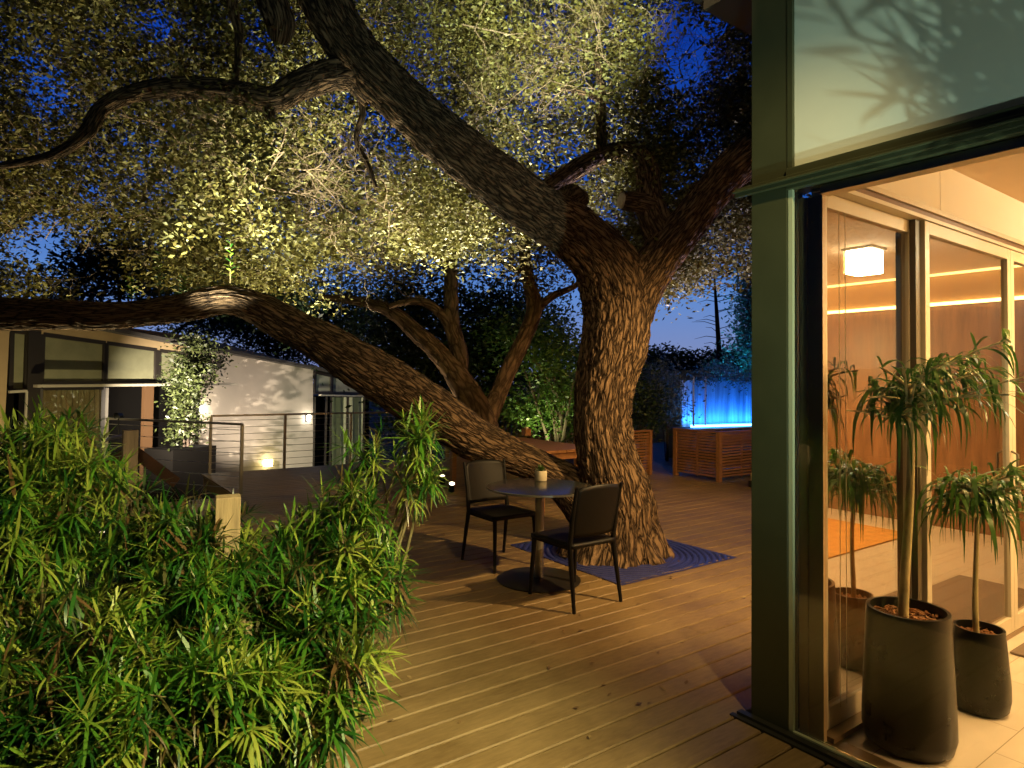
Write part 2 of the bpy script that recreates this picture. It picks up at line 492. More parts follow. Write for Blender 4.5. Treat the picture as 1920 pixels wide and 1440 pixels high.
def deck_material():
    m = bpy.data.materials.new('deck_boards'); m.use_nodes = True
    t = m.node_tree; b = t.nodes['Principled BSDF']
    uv = t.nodes.new('ShaderNodeTexCoord'); sp = t.nodes.new('ShaderNodeSeparateXYZ'); t.links.new(uv.outputs['Object'], sp.inputs[0])
    dv = t.nodes.new('ShaderNodeMath'); dv.operation = 'DIVIDE'; dv.inputs[1].default_value = 0.15
    t.links.new(sp.outputs['Y'], dv.inputs[0])
    fl = t.nodes.new('ShaderNodeMath'); fl.operation = 'FLOOR'; t.links.new(dv.outputs[0], fl.inputs[0])
    wn = t.nodes.new('ShaderNodeTexWhiteNoise'); wn.noise_dimensions = '1D'; t.links.new(fl.outputs[0], wn.inputs['W'])
    mp = t.nodes.new('ShaderNodeMapping'); mp.inputs['Scale'].default_value = (3, 14, 1); t.links.new(uv.outputs['Object'], mp.inputs[0])
    n = t.nodes.new('ShaderNodeTexNoise'); n.inputs['Scale'].default_value = 3; n.inputs['Detail'].default_value = 9; n.inputs['Roughness'].default_value = 0.7
    t.links.new(mp.outputs[0], n.inputs['Vector'])
    n3 = t.nodes.new('ShaderNodeTexNoise'); n3.inputs['Scale'].default_value = 2.2; n3.inputs['Detail'].default_value = 6
    t.links.new(uv.outputs['Object'], n3.inputs['Vector'])
    a = t.nodes.new('ShaderNodeMath'); a.operation = 'MULTIPLY_ADD'; a.inputs[1].default_value = 0.14; t.links.new(wn.outputs['Value'], a.inputs[0])
    t.links.new(n.outputs['Fac'], a.inputs[2])
    a2 = t.nodes.new('ShaderNodeMath'); a2.operation = 'MULTIPLY_ADD'; a2.inputs[1].default_value = 0.9; t.links.new(n3.outputs['Fac'], a2.inputs[0]); t.links.new(a.outputs[0], a2.inputs[2])
    r = t.nodes.new('ShaderNodeValToRGB')
    r.color_ramp.elements[0].position = 0.6; r.color_ramp.elements[0].color = (0.130, 0.080, 0.028, 1)
    r.color_ramp.elements[1].position = 1.0; r.color_ramp.elements[1].color = (0.24, 0.160, 0.066, 1)
    dm = t.nodes.new('ShaderNodeMath'); dm.operation = 'MULTIPLY'; dm.inputs[1].default_value = 0.8; t.links.new(a2.outputs[0], dm.inputs[0])
    t.links.new(dm.outputs[0], r.inputs[0]); t.links.new(r.outputs[0], b.inputs['Base Color'])
    bp = t.nodes.new('ShaderNodeBump'); bp.inputs['Strength'].default_value = 0.35; bp.inputs['Distance'].default_value = 0.004
    t.links.new(n.outputs['Fac'], bp.inputs['Height']); t.links.new(bp.outputs[0], b.inputs['Normal'])
    rr = t.nodes.new('ShaderNodeMapRange'); rr.inputs['To Min'].default_value = 0.42; rr.inputs['To Max'].default_value = 0.7
    t.links.new(n3.outputs['Fac'], rr.inputs[0]); t.links.new(rr.outputs[0], b.inputs['Roughness'])
    return m
M_deck = deck_material()
XF, YC = 2.83, 1.72                     # house corner: facade plane x, side wall y
GR = (3.74, 5.22, 3.68, 5.20)           # tree opening
def deck():
    mb = MB(); p = 0.15; y = -2.7
    r = random.Random(3)
    while y < 11.7:
        y0, y1 = y + 0.0045, y + p - 0.0045
        yc = (y0 + y1) / 2
        x0 = 0.9 if yc < 9.35 else 2.2
        x1 = XF - 0.09 if yc < YC + 0.24 else 15
        spans = [(x0, x1)]
        if GR[2] < yc < GR[3]: spans = [(x0, GR[0]), (GR[1], x1)]
        for a, b in spans:
            # butt joints
            xs = [a]; x = a + r.uniform(2.5, 4.9)
            while x < b - 0.8: xs.append(x); x += 3.6
            xs.append(b)
            for i in range(len(xs) - 1):
                dz = r.uniform(-0.0008, 0.0008); c = 0.006
                xa, xb = xs[i] + 0.0012, xs[i + 1] - 0.0012
                prof = [(y0, -0.025), (y1, -0.025), (y1, dz - c), (y1 - c, dz), (y0 + c, dz), (y0, dz - c)]
                V = [(xa, q, z) for q, z in prof] + [(xb, q, z) for q, z in prof]
                mb.add(V, [(5, 4, 3, 2, 1, 0), (6, 7, 8, 9, 10, 11)] + [(k, (k + 1) % 6, 6 + (k + 1) % 6, 6 + k) for k in range(6)])
        y += p
    # joists and rim below
    mb.box(0.92, 2.15, -2.7, 9.3, -0.2, -0.045); mb.box(2.22, XF - 0.1, 9.4, 11.6, -0.2, -0.045)
    mb.box(XF - 0.05, GR[0], YC + 0.26, 11.6, -0.2, -0.045); mb.box(GR[1], 15, YC + 0.26, 11.6, -0.2, -0.045)
    mb.box(GR[0], GR[1], YC + 0.27, GR[2], -0.2, -0.045); mb.box(GR[0], GR[1], GR[3], 11.6, -0.2, -0.045)
    mb.box(2.16, XF - 0.11, -2.7, 9.3, -0.2, -0.045)
    return mb.build('deck', M_deck)
deck()['kind'] = 'structure'

# square metal tree grate with concentric rings
def grate():
    x0, x1, y0, y1 = GR; n = 190
    cx, cyy = 4.46, 4.42
    X, Y = np.meshgrid(np.linspace(x0 + .004, x1 - .004, n), np.linspace(y0 + .004, y1 - .004, n), indexing='ij')
    R = np.hypot(X - cx, Y - cyy)
    a = np.arctan2(Y - cyy, X - cx)
    ph = (R / 0.055) % 1
    Z = np.where((ph > 0.62) & (np.minimum.reduce([X - x0, x1 - X, Y - y0, y1 - Y]) > 0.03), -0.014, 0.004)
    V = np.stack([X, Y, Z], -1).reshape(-1, 3)
    i = np.arange(n - 1)[:, None]; j = np.arange(n - 1)[None, :]
    Fq = np.stack([i * n + j, (i + 1) * n + j, (i + 1) * n + j + 1, i * n + j + 1], -1).reshape(-1, 4)
    o = link_mesh('tree_grate', np_mesh('tree_grate', V, Fq), mat('blue_lit_grate_metal', (0.032, 0.040, 0.17), 0.36, 0.2, var=0.3, scale=14))  # blue of the light falling here is put into the base colour
    tag(o, 'square metal grate tinted with blue light, with concentric rings set in the deck round the oak trunk', 'tree grate')
grate()

# ================================================================== HOUSE ON THE RIGHT
M_col = mat('olive_paint', (0.048, 0.055, 0.026), 0.42, 0.1, var=0.12, scale=3, bump=0.05, bscale=90)
M_colin = mat('cream_frame', (0.62, 0.56, 0.44), 0.4, 0.15, var=0.06, scale=5)
M_white = mat('white_wall', (0.80, 0.76, 0.68), 0.8, var=0.03, scale=3)
M_frost = mat('frosted_glass', (0.62, 0.68, 0.58), 0.35, var=0.05, scale=1.3, spec=0.35)
M_tile = None
def tile_material():
    m = bpy.data.materials.new('floor_tile'); m.use_nodes = True
    t = m.node_tree; b = t.nodes['Principled BSDF']
    tcn = t.nodes.new('ShaderNodeTexCoord')
    br = t.nodes.new('ShaderNodeTexBrick'); br.inputs['Scale'].default_value = 1.0
    br.inputs['Brick Width'].default_value = 0.6; br.inputs['Row Height'].default_value = 0.3; br.inputs['Mortar Size'].default_value = 0.0022
    br.inputs['Color1'].default_value = (0.60, 0.54, 0.46, 1); br.inputs['Color2'].default_value = (0.56, 0.50, 0.42, 1); br.inputs['Mortar'].default_value = (0.25, 0.2, 0.14, 1)
    br.offset = 0.5
    n = t.nodes.new('ShaderNodeTexNoise'); n.inputs['Scale'].default_value = 5; n.inputs['Detail'].default_value = 7
    mx = t.nodes.new('ShaderNodeMix'); mx.data_type = 'RGBA'; mx.blend_type = 'MULTIPLY'; mx.inputs[0].default_value = 0.25
    t.links.new(tcn.outputs['Object'], br.inputs['Vector']); t.links.new(tcn.outputs['Object'], n.inputs['Vector'])
    t.links.new(br.outputs['Color'], mx.inputs[6]); t.links.new(n.outputs['Fac'], mx.inputs[7]); t.links.new(mx.outputs[2], b.inputs['Base Color'])
    b.inputs['Roughness'].default_value = 0.32
    return m
M_tile = tile_material()
def redwood():
    m = mat('red_wood_panel', (0.20, 0.105, 0.05), 0.38, var=0.35, scale=4, stretch=(3, 3, 0.35))
    return m
M_redwood = redwood()
WARM = (1.0, 0.56, 0.20)
house = empty('glass_house', (XF, YC, 0), 'olive framed house with a glazed corner and warm lit room at the right', 'house')
YG = 1.60                                 # sliding doors glass plane
XE = 8.3                                  # far wall of the room
ZC = 2.86                                 # ceiling
# corner column
MB().box(XF - 0.015, XF + 0.12, YC + 0.0, YC + 0.19, 0.0, 3.74).build('column', M_col, house, bevel=0.004)
# base flashing along the facade
fb = MB()
fb.box(XF - 0.055, XF - 0.018, -3, YC + 0.24, -0.02, 0.018)
fb.box(XF - 0.085, XF - 0.057, -3, YC + 0.26, -0.02, 0.006)
fb.build('threshold', mat('dark_flashing', (0.035, 0.035, 0.025), 0.45, 0.4), house)
# transom beam between lower and upper glass
tb = MB()
tb.box(XF - 0.03, XF + 0.10, -3, YC - 0.002, 2.50, 2.60)
tb.box(XF - 0.05, XF - 0.031, -3, YC + 0.26, 2.515, 2.56)
tb.box(XF - 0.062, XF - 0.051, -3, YC + 0.265, 2.535, 2.545)
tb.build('transom', M_col, house, bevel=0.003)
it = MB(); it.box(XF + 0.02, XF + 0.09, -3, YG - 0.02, 2.46, 2.498); it.box(XF + 0.14, XF + 0.19, -3, YG - 0.10, 2.50, 2.55)
it.build('inner_track', M_colin, house)
# lower facade glass: one big pane with a slim frame
w = MB(); w.box(XF - 0.012, XF + 0.03, YC - 0.024, YC - 0.004, 0.0, 2.50)
w.box(XF - 0.012, XF + 0.02, -3, YC - 0.004, 0.0, 0.022)
win = w.build('facade_window', mat('pale_green_frame', (0.42, 0.47, 0.30), 0.35, 0.2), house)
MB().box(XF + 0.006, XF + 0.014, -3, YC - 0.025, 0.023, 2.499).build('pane', glass_mat('clear_glass', (0.97, 1.0, 0.97)), win)
jm = MB(); jm.box(XF + 0.032, XF + 0.052, YG + 0.05, YC - 0.03, 0.0, 2.46); jm.box(XF + 0.04, XF + 0.066, YG - 0.02, YG + 0.048, 0.0, 2.46)
jm.build('corner_jamb', mat('tan_frame', (0.50, 0.38, 0.24), 0.4, 0.1), house)
# upper frosted pane
u = MB(); u.box(XF - 0.02, XF + 0.02, YC - 0.03, YC - 0.004, 2.60, 3.74)
uw = u.build('clerestory_window', M_col, house)
MB().box(XF - 0.004, XF + 0.004, -3, YC - 0.031, 2.601, 3.739).build('frosted_pane', M_frost, uw)
# eave
ev = MB(); ev.box(1.9, 12, -3, 2.30, 3.745, 3.90)
ev.build('roof_eave', mat('soffit_boards', (0.10, 0.075, 0.04), 0.7, var=0.25, scale=2, stretch=(1, 8, 1)), house)
fa = MB(); fa.box(1.86, 12, 2.302, 2.335, 3.72, 4.02); fa.box(1.86, 1.898, -3, 2.30, 3.72, 4.02); fa.box(XF + 0.1, XF + 0.62, YC + 0.20, 2.29, 3.66, 3.743)
fa.build('fascia', mat('dark_fascia', (0.03, 0.028, 0.02), 0.6), house)
# room shell
MB().box(XF + 0.02, XE, -5, YC + 0.02, -0.04, 0.0).build('tiled_floor', M_tile, house)
MB().box(XF + 0.02, XF + 0.13, -3, YG + 0.02, 0.001, 0.006).build('floor_channel', mat('bronze_channel', (0.13, 0.09, 0.05), 0.35, 0.5), house)
MB().box(XF + 0.22, XE + 0.1, -5, YG + 0.06, ZC, ZC + 0.08).build('ceiling', mat('tan_ceiling', (0.62, 0.48, 0.33), 0.7, var=0.04), house)
MB().box(XE, XE + 0.1, -5, YC, 0.0, ZC - 0.001).build('wood_wall', M_redwood, house)
MB().box(XF + 0.2, XE - 0.001, -5.1, -5.0, 0.0, ZC - 0.001).build('back_wall', mat('ochre_wall', (0.5, 0.33, 0.2), 0.8), house)
# panel above the doors with an upright joint
wp = MB(); wp.box(XF + 0.20, 4.12, YG - 0.02, YG + 0.055, 2.585, ZC - 0.001); wp.box(4.127, XE - 0.001, YG - 0.02, YG + 0.055, 2.585, ZC - 0.001)
wp.build('white_panel', M_white, house)
# door head track: stacked profiles
hd = MB()
hd.box(XF + 0.07, XE - 0.002, YG - 0.035, YG + 0.055, 2.555, 2.582)
hd.box(XF + 0.07, XE - 0.002, YG - 0.055, YG + 0.05, 2.49, 2.51)
hd.build('door_head', M_colin, house)
hb = MB(); hb.box(XF + 0.07, XE - 0.002, YG - 0.02, YG + 0.05, 2.512, 2.553); hb.build('door_track', mat('brown_track', (0.16, 0.09, 0.05), 0.4, 0.3), house)
db = MB(); db.box(XF + 0.07, XE - 0.002, YG - 0.05, YG + 0.06, 0.002, 0.028); db.build('door_sill', mat('brown_sill', (0.25, 0.17, 0.1), 0.4, 0.3), house)
# sliding doors
M_mirror = glass_mat('coated_glass', (0.92, 0.70, 0.42), 0.62)
M_dkfr = mat('dark_bronze_frame', (0.10, 0.085, 0.055), 0.4, 0.3)
def sliding(xa, xb, y, lab, m):
    f = MB(); th = 0.022
    f.box(xa, xa + 0.055, y - th, y + th, 0.03, 2.487); f.box(xb - 0.055, xb, y - th, y + th, 0.03, 2.487)
    f.box(xa + 0.055, xb - 0.055, y - th, y + th, 0.03, 0.125); f.box(xa + 0.055, xb - 0.055, y - th, y + th, 2.42, 2.487)
    fo = f.build('sliding_door', m, house, bevel=0.002); tag(fo, lab)
    MB().box(xa + 0.055, xb - 0.055, y - 0.003, y + 0.003, 0.125, 2.42).build('pane', M_mirror, fo)
    hx = xb - 0.03
    MB().tube([(hx, y - th - 0.001, 0.92), (hx, y - th - 0.035, 0.94), (hx, y - th - 0.035, 1.16), (hx, y - th - 0.001, 1.18)], 0.008, 8).build('handle', M_dkfr, fo)
sliding(XF + 0.07, 3.84, YG + 0.026, 'sliding glass door nearest the corner column', M_colin)
sliding(3.86, 5.12, YG - 0.024, 'second sliding glass door from the corner', M_colin)
sliding(5.125, 6.6, YG - 0.024, 'third sliding glass door from the corner', M_colin)
MB().box(3.79, 3.838, YG - 0.028, YG + 0.0025, 0.03, 2.487).build('dark_stile', M_dkfr, house)
# blind cords hanging beside the corner
for cx_ in (2.985, 3.04):
    MB().tube([(cx_, YG - 0.035, 2.40), (cx_ + 0.002, YG - 0.035, 1.2), (cx_, YG - 0.035, 0.14)], 0.0018, 5).build('cord', M_colin, house)
# cove light strips on the far wall
M_cove = emit_mat('cove_light', (1.0, 0.66, 0.24), 9)
MB().box(XE - 0.05, XE - 0.02, -5, YC - 0.2, 2.50, 2.535).build('cove_strip', M_cove, house)
MB().box(XE - 0.09, XE - 0.06, -5, YC - 0.2, 2.835, ZC - 0.002).build('cove_strip', emit_mat('cove_light_dim', (1.0, 0.66, 0.24), 4), house)
MB().box(XE - 0.019, XE - 0.001, -5, YC - 0.2, 2.50, ZC - 0.002).build('cove_recess', mat('ochre_recess', (0.55, 0.36, 0.16), 0.7), house)
# ceiling downlights of the room (lamps proper); first one added to brighten near floor
for i, (x, y, e) in enumerate(((3.45, 0.55, 90), (4.3, 0.35, 170), (5.6, 0.9, 150), (3.5, -1.2, 190), (6.6, -1.0, 150), (5.0, -3.0, 120))):
    e *= 1.6
    MB().lathe((x, y, ZC - 0.006), [(0.055, 0), (0.06, 0.005)], 20).build('downlight', emit_mat('downlight_%d' % i, (1, 0.7, 0.38), 4), house)
    spot('room_light', (x, y, ZC - 0.03), (x, y, 0), e, WARM, 150, 0.9, 0.06, house)

fl = empty('fill_floor_lamp', (6.6, -1.6, 0), 'tall warm floor lamp added deep in the room for its light', 'floor lamp')  # unseen lamp added to brighten the room and the panel above the doors
MB().lathe((6.6, -1.6, 0), [(0.16, 0.002), (0.16, 0.02), (0.012, 0.03), (0.012, 1.5)], 24).build('stand', M_colin, fl)
MB().lathe((6.6, -1.6, 0), [(0.2, 1.5), (0.14, 1.8)], 24).build('lamp_shade', emit_mat('fill_shade_glow', (1, 0.7, 0.4), 3), fl)
point('floor_fill_light', (6.5, -1.5, 2.05), 420, WARM, 0.15, fl)
# ceiling lamp, rug, mat in the room
lamp = empty('ceiling_lamp', (6.2, 0.23, ZC), 'glowing white square ceiling lamp mirrored in the sliding glass', 'ceiling lamp')
MB().box(6.06, 6.34, 0.09, 0.37, ZC - 0.02, ZC - 0.001).build('mount', M_colin, lamp)
MB().box(6.08, 6.32, 0.11, 0.35, ZC - 0.235, ZC - 0.021).build('lamp_shade', emit_mat('lamp_glow', (1, 0.84, 0.58), 60), lamp, bevel=0.01)
rug = MB().box(5.35, 7.6, -2.6, 0.05, 0.002, 0.014).build('rug', mat('ochre_rug', (0.50, 0.25, 0.06), 0.95, var=0.25, scale=9, bump=0.6, bscale=120))
tag(rug, 'ochre woven rug on the tiled floor inside, seen mirrored in the door glass', 'rug')
dm = MB().box(4.75, 6.3, 0.85, 1.47, 0.002, 0.016).build('door_mat', mat('taupe_mat', (0.16, 0.12, 0.09), 0.95, var=0.2, scale=60, bump=0.8, bscale=200), bevel=0.006)
tag(dm, 'taupe door mat on pale tiles inside the sliding doors', 'door mat')
# armchair inside, seen in the glass
ac = empty('armchair', (6.7, -2.7, 0), 'pale rounded armchair mirrored in the door glass beside the corner', 'armchair')
MB().box(6.2, 7.1, -3.2, -2.4, 0.1, 0.42).build('seat', M_white, ac, bevel=0.06)
MB().box(7.0, 7.2, -3.2, -2.4, 0.4, 1.0).build('backrest', M_white, ac, bevel=0.08)
for y in (-3.2, -2.5): MB().box(6.25, 6.98, y, y + 0.12, 0.43, 0.66).build('armrest', M_white, ac, bevel=0.04)

# ------------------------------------------------------------------ long-leaved plants
def long_leaves(base, dirs, length, width, droop, tone, seg=4, fold=0.0):
    """curved strap leaves: base (n,3), unit dirs (n,3), length (n), width (n), droop (n) -> quads"""
    n = len(base)
    side = np.cross(dirs, np.array([0, 0, 1.0]) + 0.3 * rand_dirs(n)); side /= np.maximum(1e-4, np.linalg.norm(side, axis=1))[:, None]
    t = np.linspace(0, 1, seg + 1)
    wprof = np.array([0.35, 1.0, 0.95, 0.6, 0.04]) if seg == 4 else np.interp(t, [0, .25, .6, 1], [.35, 1, .85, .04])
    P = base[:, None, :] + dirs[:, None, :] * (length[:, None] * t[None, :])[..., None]
    P[..., 2] -= (droop * length)[:, None] * t[None, :] ** 2
    # keep leaf length about right while drooping: pull in horizontally
    Hh = 1 - 0.35 * (np.clip(droop, 0, 1.4)[:, None] * t[None, :] ** 2)
    P[..., 0] = base[:, None, 0] + (P[..., 0] - base[:, None, 0]) * Hh
    P[..., 1] = base[:, None, 1] + (P[..., 1] - base[:, None, 1]) * Hh
    Wd = side[:, None, :] * (width[:, None] * wprof[None, :] / 2)[..., None]
    V = np.stack([P - Wd, P + Wd], 2)            # n, seg+1, 2, 3
    b = np.arange(n)[:, None] * (seg + 1) * 2; k = np.arange(seg)[None, :] * 2
    Fq = np.stack([b + k, b + k + 1, b + k + 3, b + k + 2], -1).reshape(-1, 4)
    U = np.zeros((n, seg, 4, 2)); U[..., 0] = tone[:, None, None]
    return V.reshape(-1, 3), Fq, U.reshape(-1, 2)
class Cloud:
    def __init__(s): s.V, s.F, s.U, s.n = [], [], [], 0
    def add(s, VFU):
        V, Fq, U = VFU
        s.V.append(V); s.F.append(Fq + s.n); s.U.append(U); s.n += len(V)
    def build(s, name, m, parent):
        me = np_mesh(name, np.concatenate(s.V), np.concatenate(s.F), False, np.concatenate(s.U))
        return link_mesh(name, me, m, parent)
M_podo = leaf_mat('long_leaf', [(0.13, 0.075, 0.03), (0.012, 0.055, 0.008), (0.025, 0.11, 0.012), (0.08, 0.19, 0.014), (0.26, 0.31, 0.05)], 0.36, 0.3, 0.4)
M_fig = leaf_mat('fig_leaf', [(0.015, 0.055, 0.010), (0.04, 0.12, 0.018), (0.10, 0.20, 0.03)], 0.3, 0.35, 0.5)
M_stem = mat('green_brown_stem', (0.16, 0.13, 0.055), 0.7, var=0.4, scale=30)
M_pstem = mat('pale_stem', (0.38, 0.33, 0.17), 0.6, var=0.35, scale=25, stretch=(1, 1, 0.4), bump=0.4, bscale=60)
M_pot = mat('dark_planter', (0.005, 0.0055, 0.004), 0.3, 0.0, var=0.2, scale=6, spec=0.22)
M_bark_mulch = mat('bark_mulch', (0.22, 0.10, 0.035), 0.9, var=0.7, scale=45, bump=1.0, bscale=50)

def potted(x, y, r0, r1, h, stem_h, lean, label, spread, nleaf, seed):
    """oval planter: r0 base, r1 rim; a bare stem with a drooping head of long leaves"""
    t = empty('potted_tree', (x, y, 0), label, 'potted plant')
    pr = [(r0 * 0.80, 0.001), (r0 * 0.93, 0.02), (r0, 0.07), (r0 * 0.995, 0.14)]
    for k in range(1, 8):
        q = k / 7; pr.append((r0 + (r1 - r0) * q, 0.14 + (h - 0.16) * q))
    pr += [(r1 * 0.99, h), (r1 * 0.90, h), (r1 * 0.885, h - 0.03), (r1 * 0.88, h - 0.10)]
    MB().lathe((x, y, 0), pr, 64).build('pot', M_pot, t)
    # mulch chips
    g = np.random.default_rng(seed)
    mb = MB(); mb.lathe((x, y, 0), [(r1 * 0.875, h - 0.06), (r1 * 0.6, h - 0.05), (0.01, h - 0.045)], 40)
    for _ in range(260):
        a = g.uniform(0, 2 * PI); rr = r1 * 0.85 * math.sqrt(g.uniform())
        p = Vector((x + rr * math.cos(a), y + rr * math.sin(a), h - 0.046 + g.uniform(0, 0.012))); d = Vector(g.normal(size=3)); d.z *= 0.4; d.normalize()
        mb.bar(p - d * 0.012, p + d * 0.012, 0.012, 0.004)
    mb.build('bark_mulch', M_bark_mulch, t)
    top = Vector((x + lean[0], y + lean[1], stem_h))
    base = Vector((x - 0.01, y, h - 0.06))
    sp = [base.lerp(top, q) + Vector((math.sin(q * 5 + seed) * 0.012, math.cos(q * 4) * 0.01, 0)) for q in np.linspace(0, 1, 12)]
    sb = MB(); sb.tube(sp, [0.021 * r1 / 0.2 * (1.25 - 0.5 * q) for q in np.linspace(0, 1, 12)], 12)
    cl = Cloud(); tips = []
    for k in range(24):
        a = k * 2.4 + seed; ph = g.uniform(0.1, 1.05)
        d = Vector((math.cos(a) * math.cos(ph), math.sin(a) * math.cos(ph), math.sin(ph) * 0.9))
        st = base.lerp(top, g.uniform(0.80, 1.0)); L = spread * g.uniform(0.3, 0.85)
        while min(st.x, (st + d * L).x) < XF + 0.06 or (st + d * L).y > YG - 0.06:
            L *= 0.8
            if L < 0.05: break
        pts = [st + d * L * q + Vector((0, 0, -0.18 * L * q * q)) for q in (0, 0.35, 0.7, 1)]
        sb.tube(pts, [0.008, 0.006, 0.005, 0.003], 6)
        for q in np.linspace(0.2, 1, nleaf):
            i = min(2, int(q * 3)); fr = q * 3 - i
            tips.append((pts[i].lerp(pts[i + 1], fr), d))
    sb.build('stem', M_pstem, t)
    n = len(tips)
    B = np.array([p for p, d in tips]); D = np.array([list(d) for p, d in tips]) * 0.8 + rand_dirs(n, g) * 0.9
    D[:, 2] = D[:, 2] * 0.5 + 0.25; D /= np.linalg.norm(D, axis=1)[:, None]
    L = g.uniform(0.16, 0.30, n) * min(1, spread / 0.33); Wd = L * g.uniform(0.06, 0.095, n)
    tip = B + D * L[:, None]      # no leaf passes through the glass
    ok = (np.minimum(B[:, 0], tip[:, 0]) > XF + 0.03) & (np.maximum(B[:, 1], tip[:, 1]) < YG - 0.05)
    B, D, L, Wd = B[ok], D[ok], L[ok], Wd[ok]; n = len(B)
    cl.add(long_leaves(B, D, L, Wd, g.uniform(0.4, 1.4, n), g.uniform(0, 0.85, n), seg=6))
    cl.build('foliage', M_fig, t)
    return t
potted(3.185, 1.365, 0.185, 0.166, 0.60, 1.60, (0.02, 0.0), 'tall leafy tree in the larger dark planter behind the corner glass', 0.66, 20, 5)
potted(3.83, 1.31, 0.128, 0.108, 0.40, 1.08, (0.0, 0.02), 'smaller thin leafy tree in the low dark planter behind the larger one', 0.42, 14, 9)

# ================================================================== THE OAK
M_oakbark = bark_mat('oak_bark', (0.018, 0.010, 0.006), (0.24, 0.155, 0.088), 19, 2.6, 1.0)
oak = empty('oak_tree', (4.46, 4.42, 0), 'huge spreading oak with furrowed bark growing through the deck', 'tree')
LB = Limbs()
tr = pxnodes([(1150, 1032, 6.2, 92), (1152, 1000, 6.2, 83), (1156, 950, 6.2, 70), (1150, 900, 6.2, 61), (1137, 850, 6.2, 55), (1129, 800, 6.2, 51), (1131, 750, 6.2, 51),
              (1139, 700, 6.2, 54), (1150, 650, 6.2, 58), (1157, 600, 6.2, 60), (1152, 550, 6.2, 60), (1135, 500, 6.15, 56), (1103, 460, 6.1, 50),
              (1060, 425, 6.05, 47), (985, 378, 5.9, 47), (915, 325, 5.8, 44), (845, 268, 5.7, 42), (778, 210, 5.6, 41), (715, 150, 5.5, 42),
              (662, 92, 5.45, 41), (620, 25, 5.4, 42), (585, -60, 5.4, 41), (540, -200, 5.4, 38), (500, -400, 5.5, 33)])
LB.sweep(tr, ring=0.02, bark=0.046, lump=0.09, flare=0.13, seed=1)
LB.sweep(pxnodes([(1165, 640, 6.22, 44), (1180, 590, 6.22, 44), (1204, 535, 6.2, 39), (1248, 468, 6.15, 37), (1292, 415, 6.1, 35), (1339, 358, 6.05, 33), (1388, 305, 6.0, 33), (1460, 255, 6, 34), (1580, 190, 6, 30)]), 0.025, bark=0.03, seed=2)
LB.sweep(pxnodes([(1262, 470, 6.18, 28), (1235, 430, 6.2, 30), (1219, 385, 6.25, 27), (1216, 345, 6.3, 21), (1212, 315, 6.35, 20), (1195, 288, 6.4, 18), (1152, 284, 6.5, 16), (1100, 306, 6.55, 17), (1050, 338, 6.5, 18), (1000, 372, 6.3, 18)]), 0.025, bark=0.022, seed=3)
LB.sweep(pxnodes([(1225, 388, 6.2, 19), (1195, 380, 6.15, 18), (1165, 376, 6.1, 17)]), 0.02, bark=0.02, seed=4)
LB.sweep(pxnodes([(1060, 385, 6.0, 20), (1070, 378, 6.2, 30), (1095, 372, 6.3, 14)]), 0.02, bark=0.02, seed=5)
LB.sweep(pxnodes([(1020, 362, 6.3, 14), (960, 330, 6.5, 12), (920, 300, 6.7, 10), (880, 280, 7, 7)]), 0.03, bark=0.01, seed=6)
# low limb to the left
LB.sweep(pxnodes([(1150, 1010, 6.3, 56), (1100, 940, 6.35, 44), (1052, 898, 6.4, 33), (1000, 869, 6.4, 30), (942, 846, 6.4, 33), (882, 818, 6.35, 39), (825, 782, 6.25, 42), (745, 727, 6.15, 42), (672, 684, 6.0, 40), (600, 640, 5.9, 37), (532, 604, 5.8, 34),
                  (474, 574, 5.7, 30), (420, 562, 5.6, 27), (340, 578, 5.5, 24), (240, 590, 5.4, 23), (120, 590, 5.3, 27), (0, 588, 5.2, 27), (-120, 578, 5.1, 25), (-260, 560, 5.0, 22)]), 0.022, bark=0.026, lump=0.12, seed=7)
# upper limb to the left
LB.sweep(pxnodes([(705, 172, 5.55, 34), (665, 140, 5.5, 30), (615, 142, 5.45, 25), (560, 162, 5.4, 24), (508, 187, 5.35, 22), (445, 174, 5.3, 20), (380, 166, 5.2, 19), (310, 165, 5.1, 18), (240, 178, 5.0, 16), (190, 205, 4.95, 14), (160, 250, 4.9, 12), (100, 290, 4.9, 9), (0, 312, 4.9, 6)]), 0.022, bark=0.018, lump=0.12, seed=8)
LB.sweep(pxnodes([(505, 195, 5.35, 14), (505, 212, 5.33, 11), (507, 225, 5.32, 7)]), 0.02, bark=0.01, seed=9)
LB.sweep(pxnodes([(470, -80, 5.2, 30), (505, -10, 5.2, 30), (525, 45, 5.2, 27), (522, 80, 5.25, 14)]), 0.02, bark=0.02, lump=0.2, seed=10)
LB.sweep(pxnodes([(434, -60, 5.6, 10), (437, 20, 5.6, 9), (448, 60, 5.6, 8), (445, 120, 5.5, 6), (440, 165, 5.35, 6)]), 0.03, seed=11)
LB.sweep(pxnodes([(1130, 290, 6.5, 11), (1126, 230, 6.6, 10), (1128, 170, 6.7, 8), (1118, 110, 6.9, 5)]), 0.03, seed=12)
LB.sweep(pxnodes([(1126, 190, 6.7, 6), (1100, 176, 6.8, 5), (1050, 165, 7.0, 3)]), 0.03, seed=13)
LB.sweep(pxnodes([(665, 160, 5.6, 6), (680, 210, 5.7, 6), (668, 260, 5.8, 5), (690, 310, 5.9, 5), (705, 350, 6.0, 4)]), 0.03, seed=14)
LB.build('trunk', M_oakbark, oak)
_r = random.Random(5)
# pruning scar
a_, b_ = at_d(1165, 376, 6.1), at_d(1225, 388, 6.2)
ax = (a_ - b_).normalized()
MB().tube([a_ - ax * 0.01, a_ + ax * 0.012], [0.078, 0.066], 20).build('cut_face', mat('cut_wood', (0.45, 0.38, 0.28), 0.8, var=0.2, scale=20), oak)

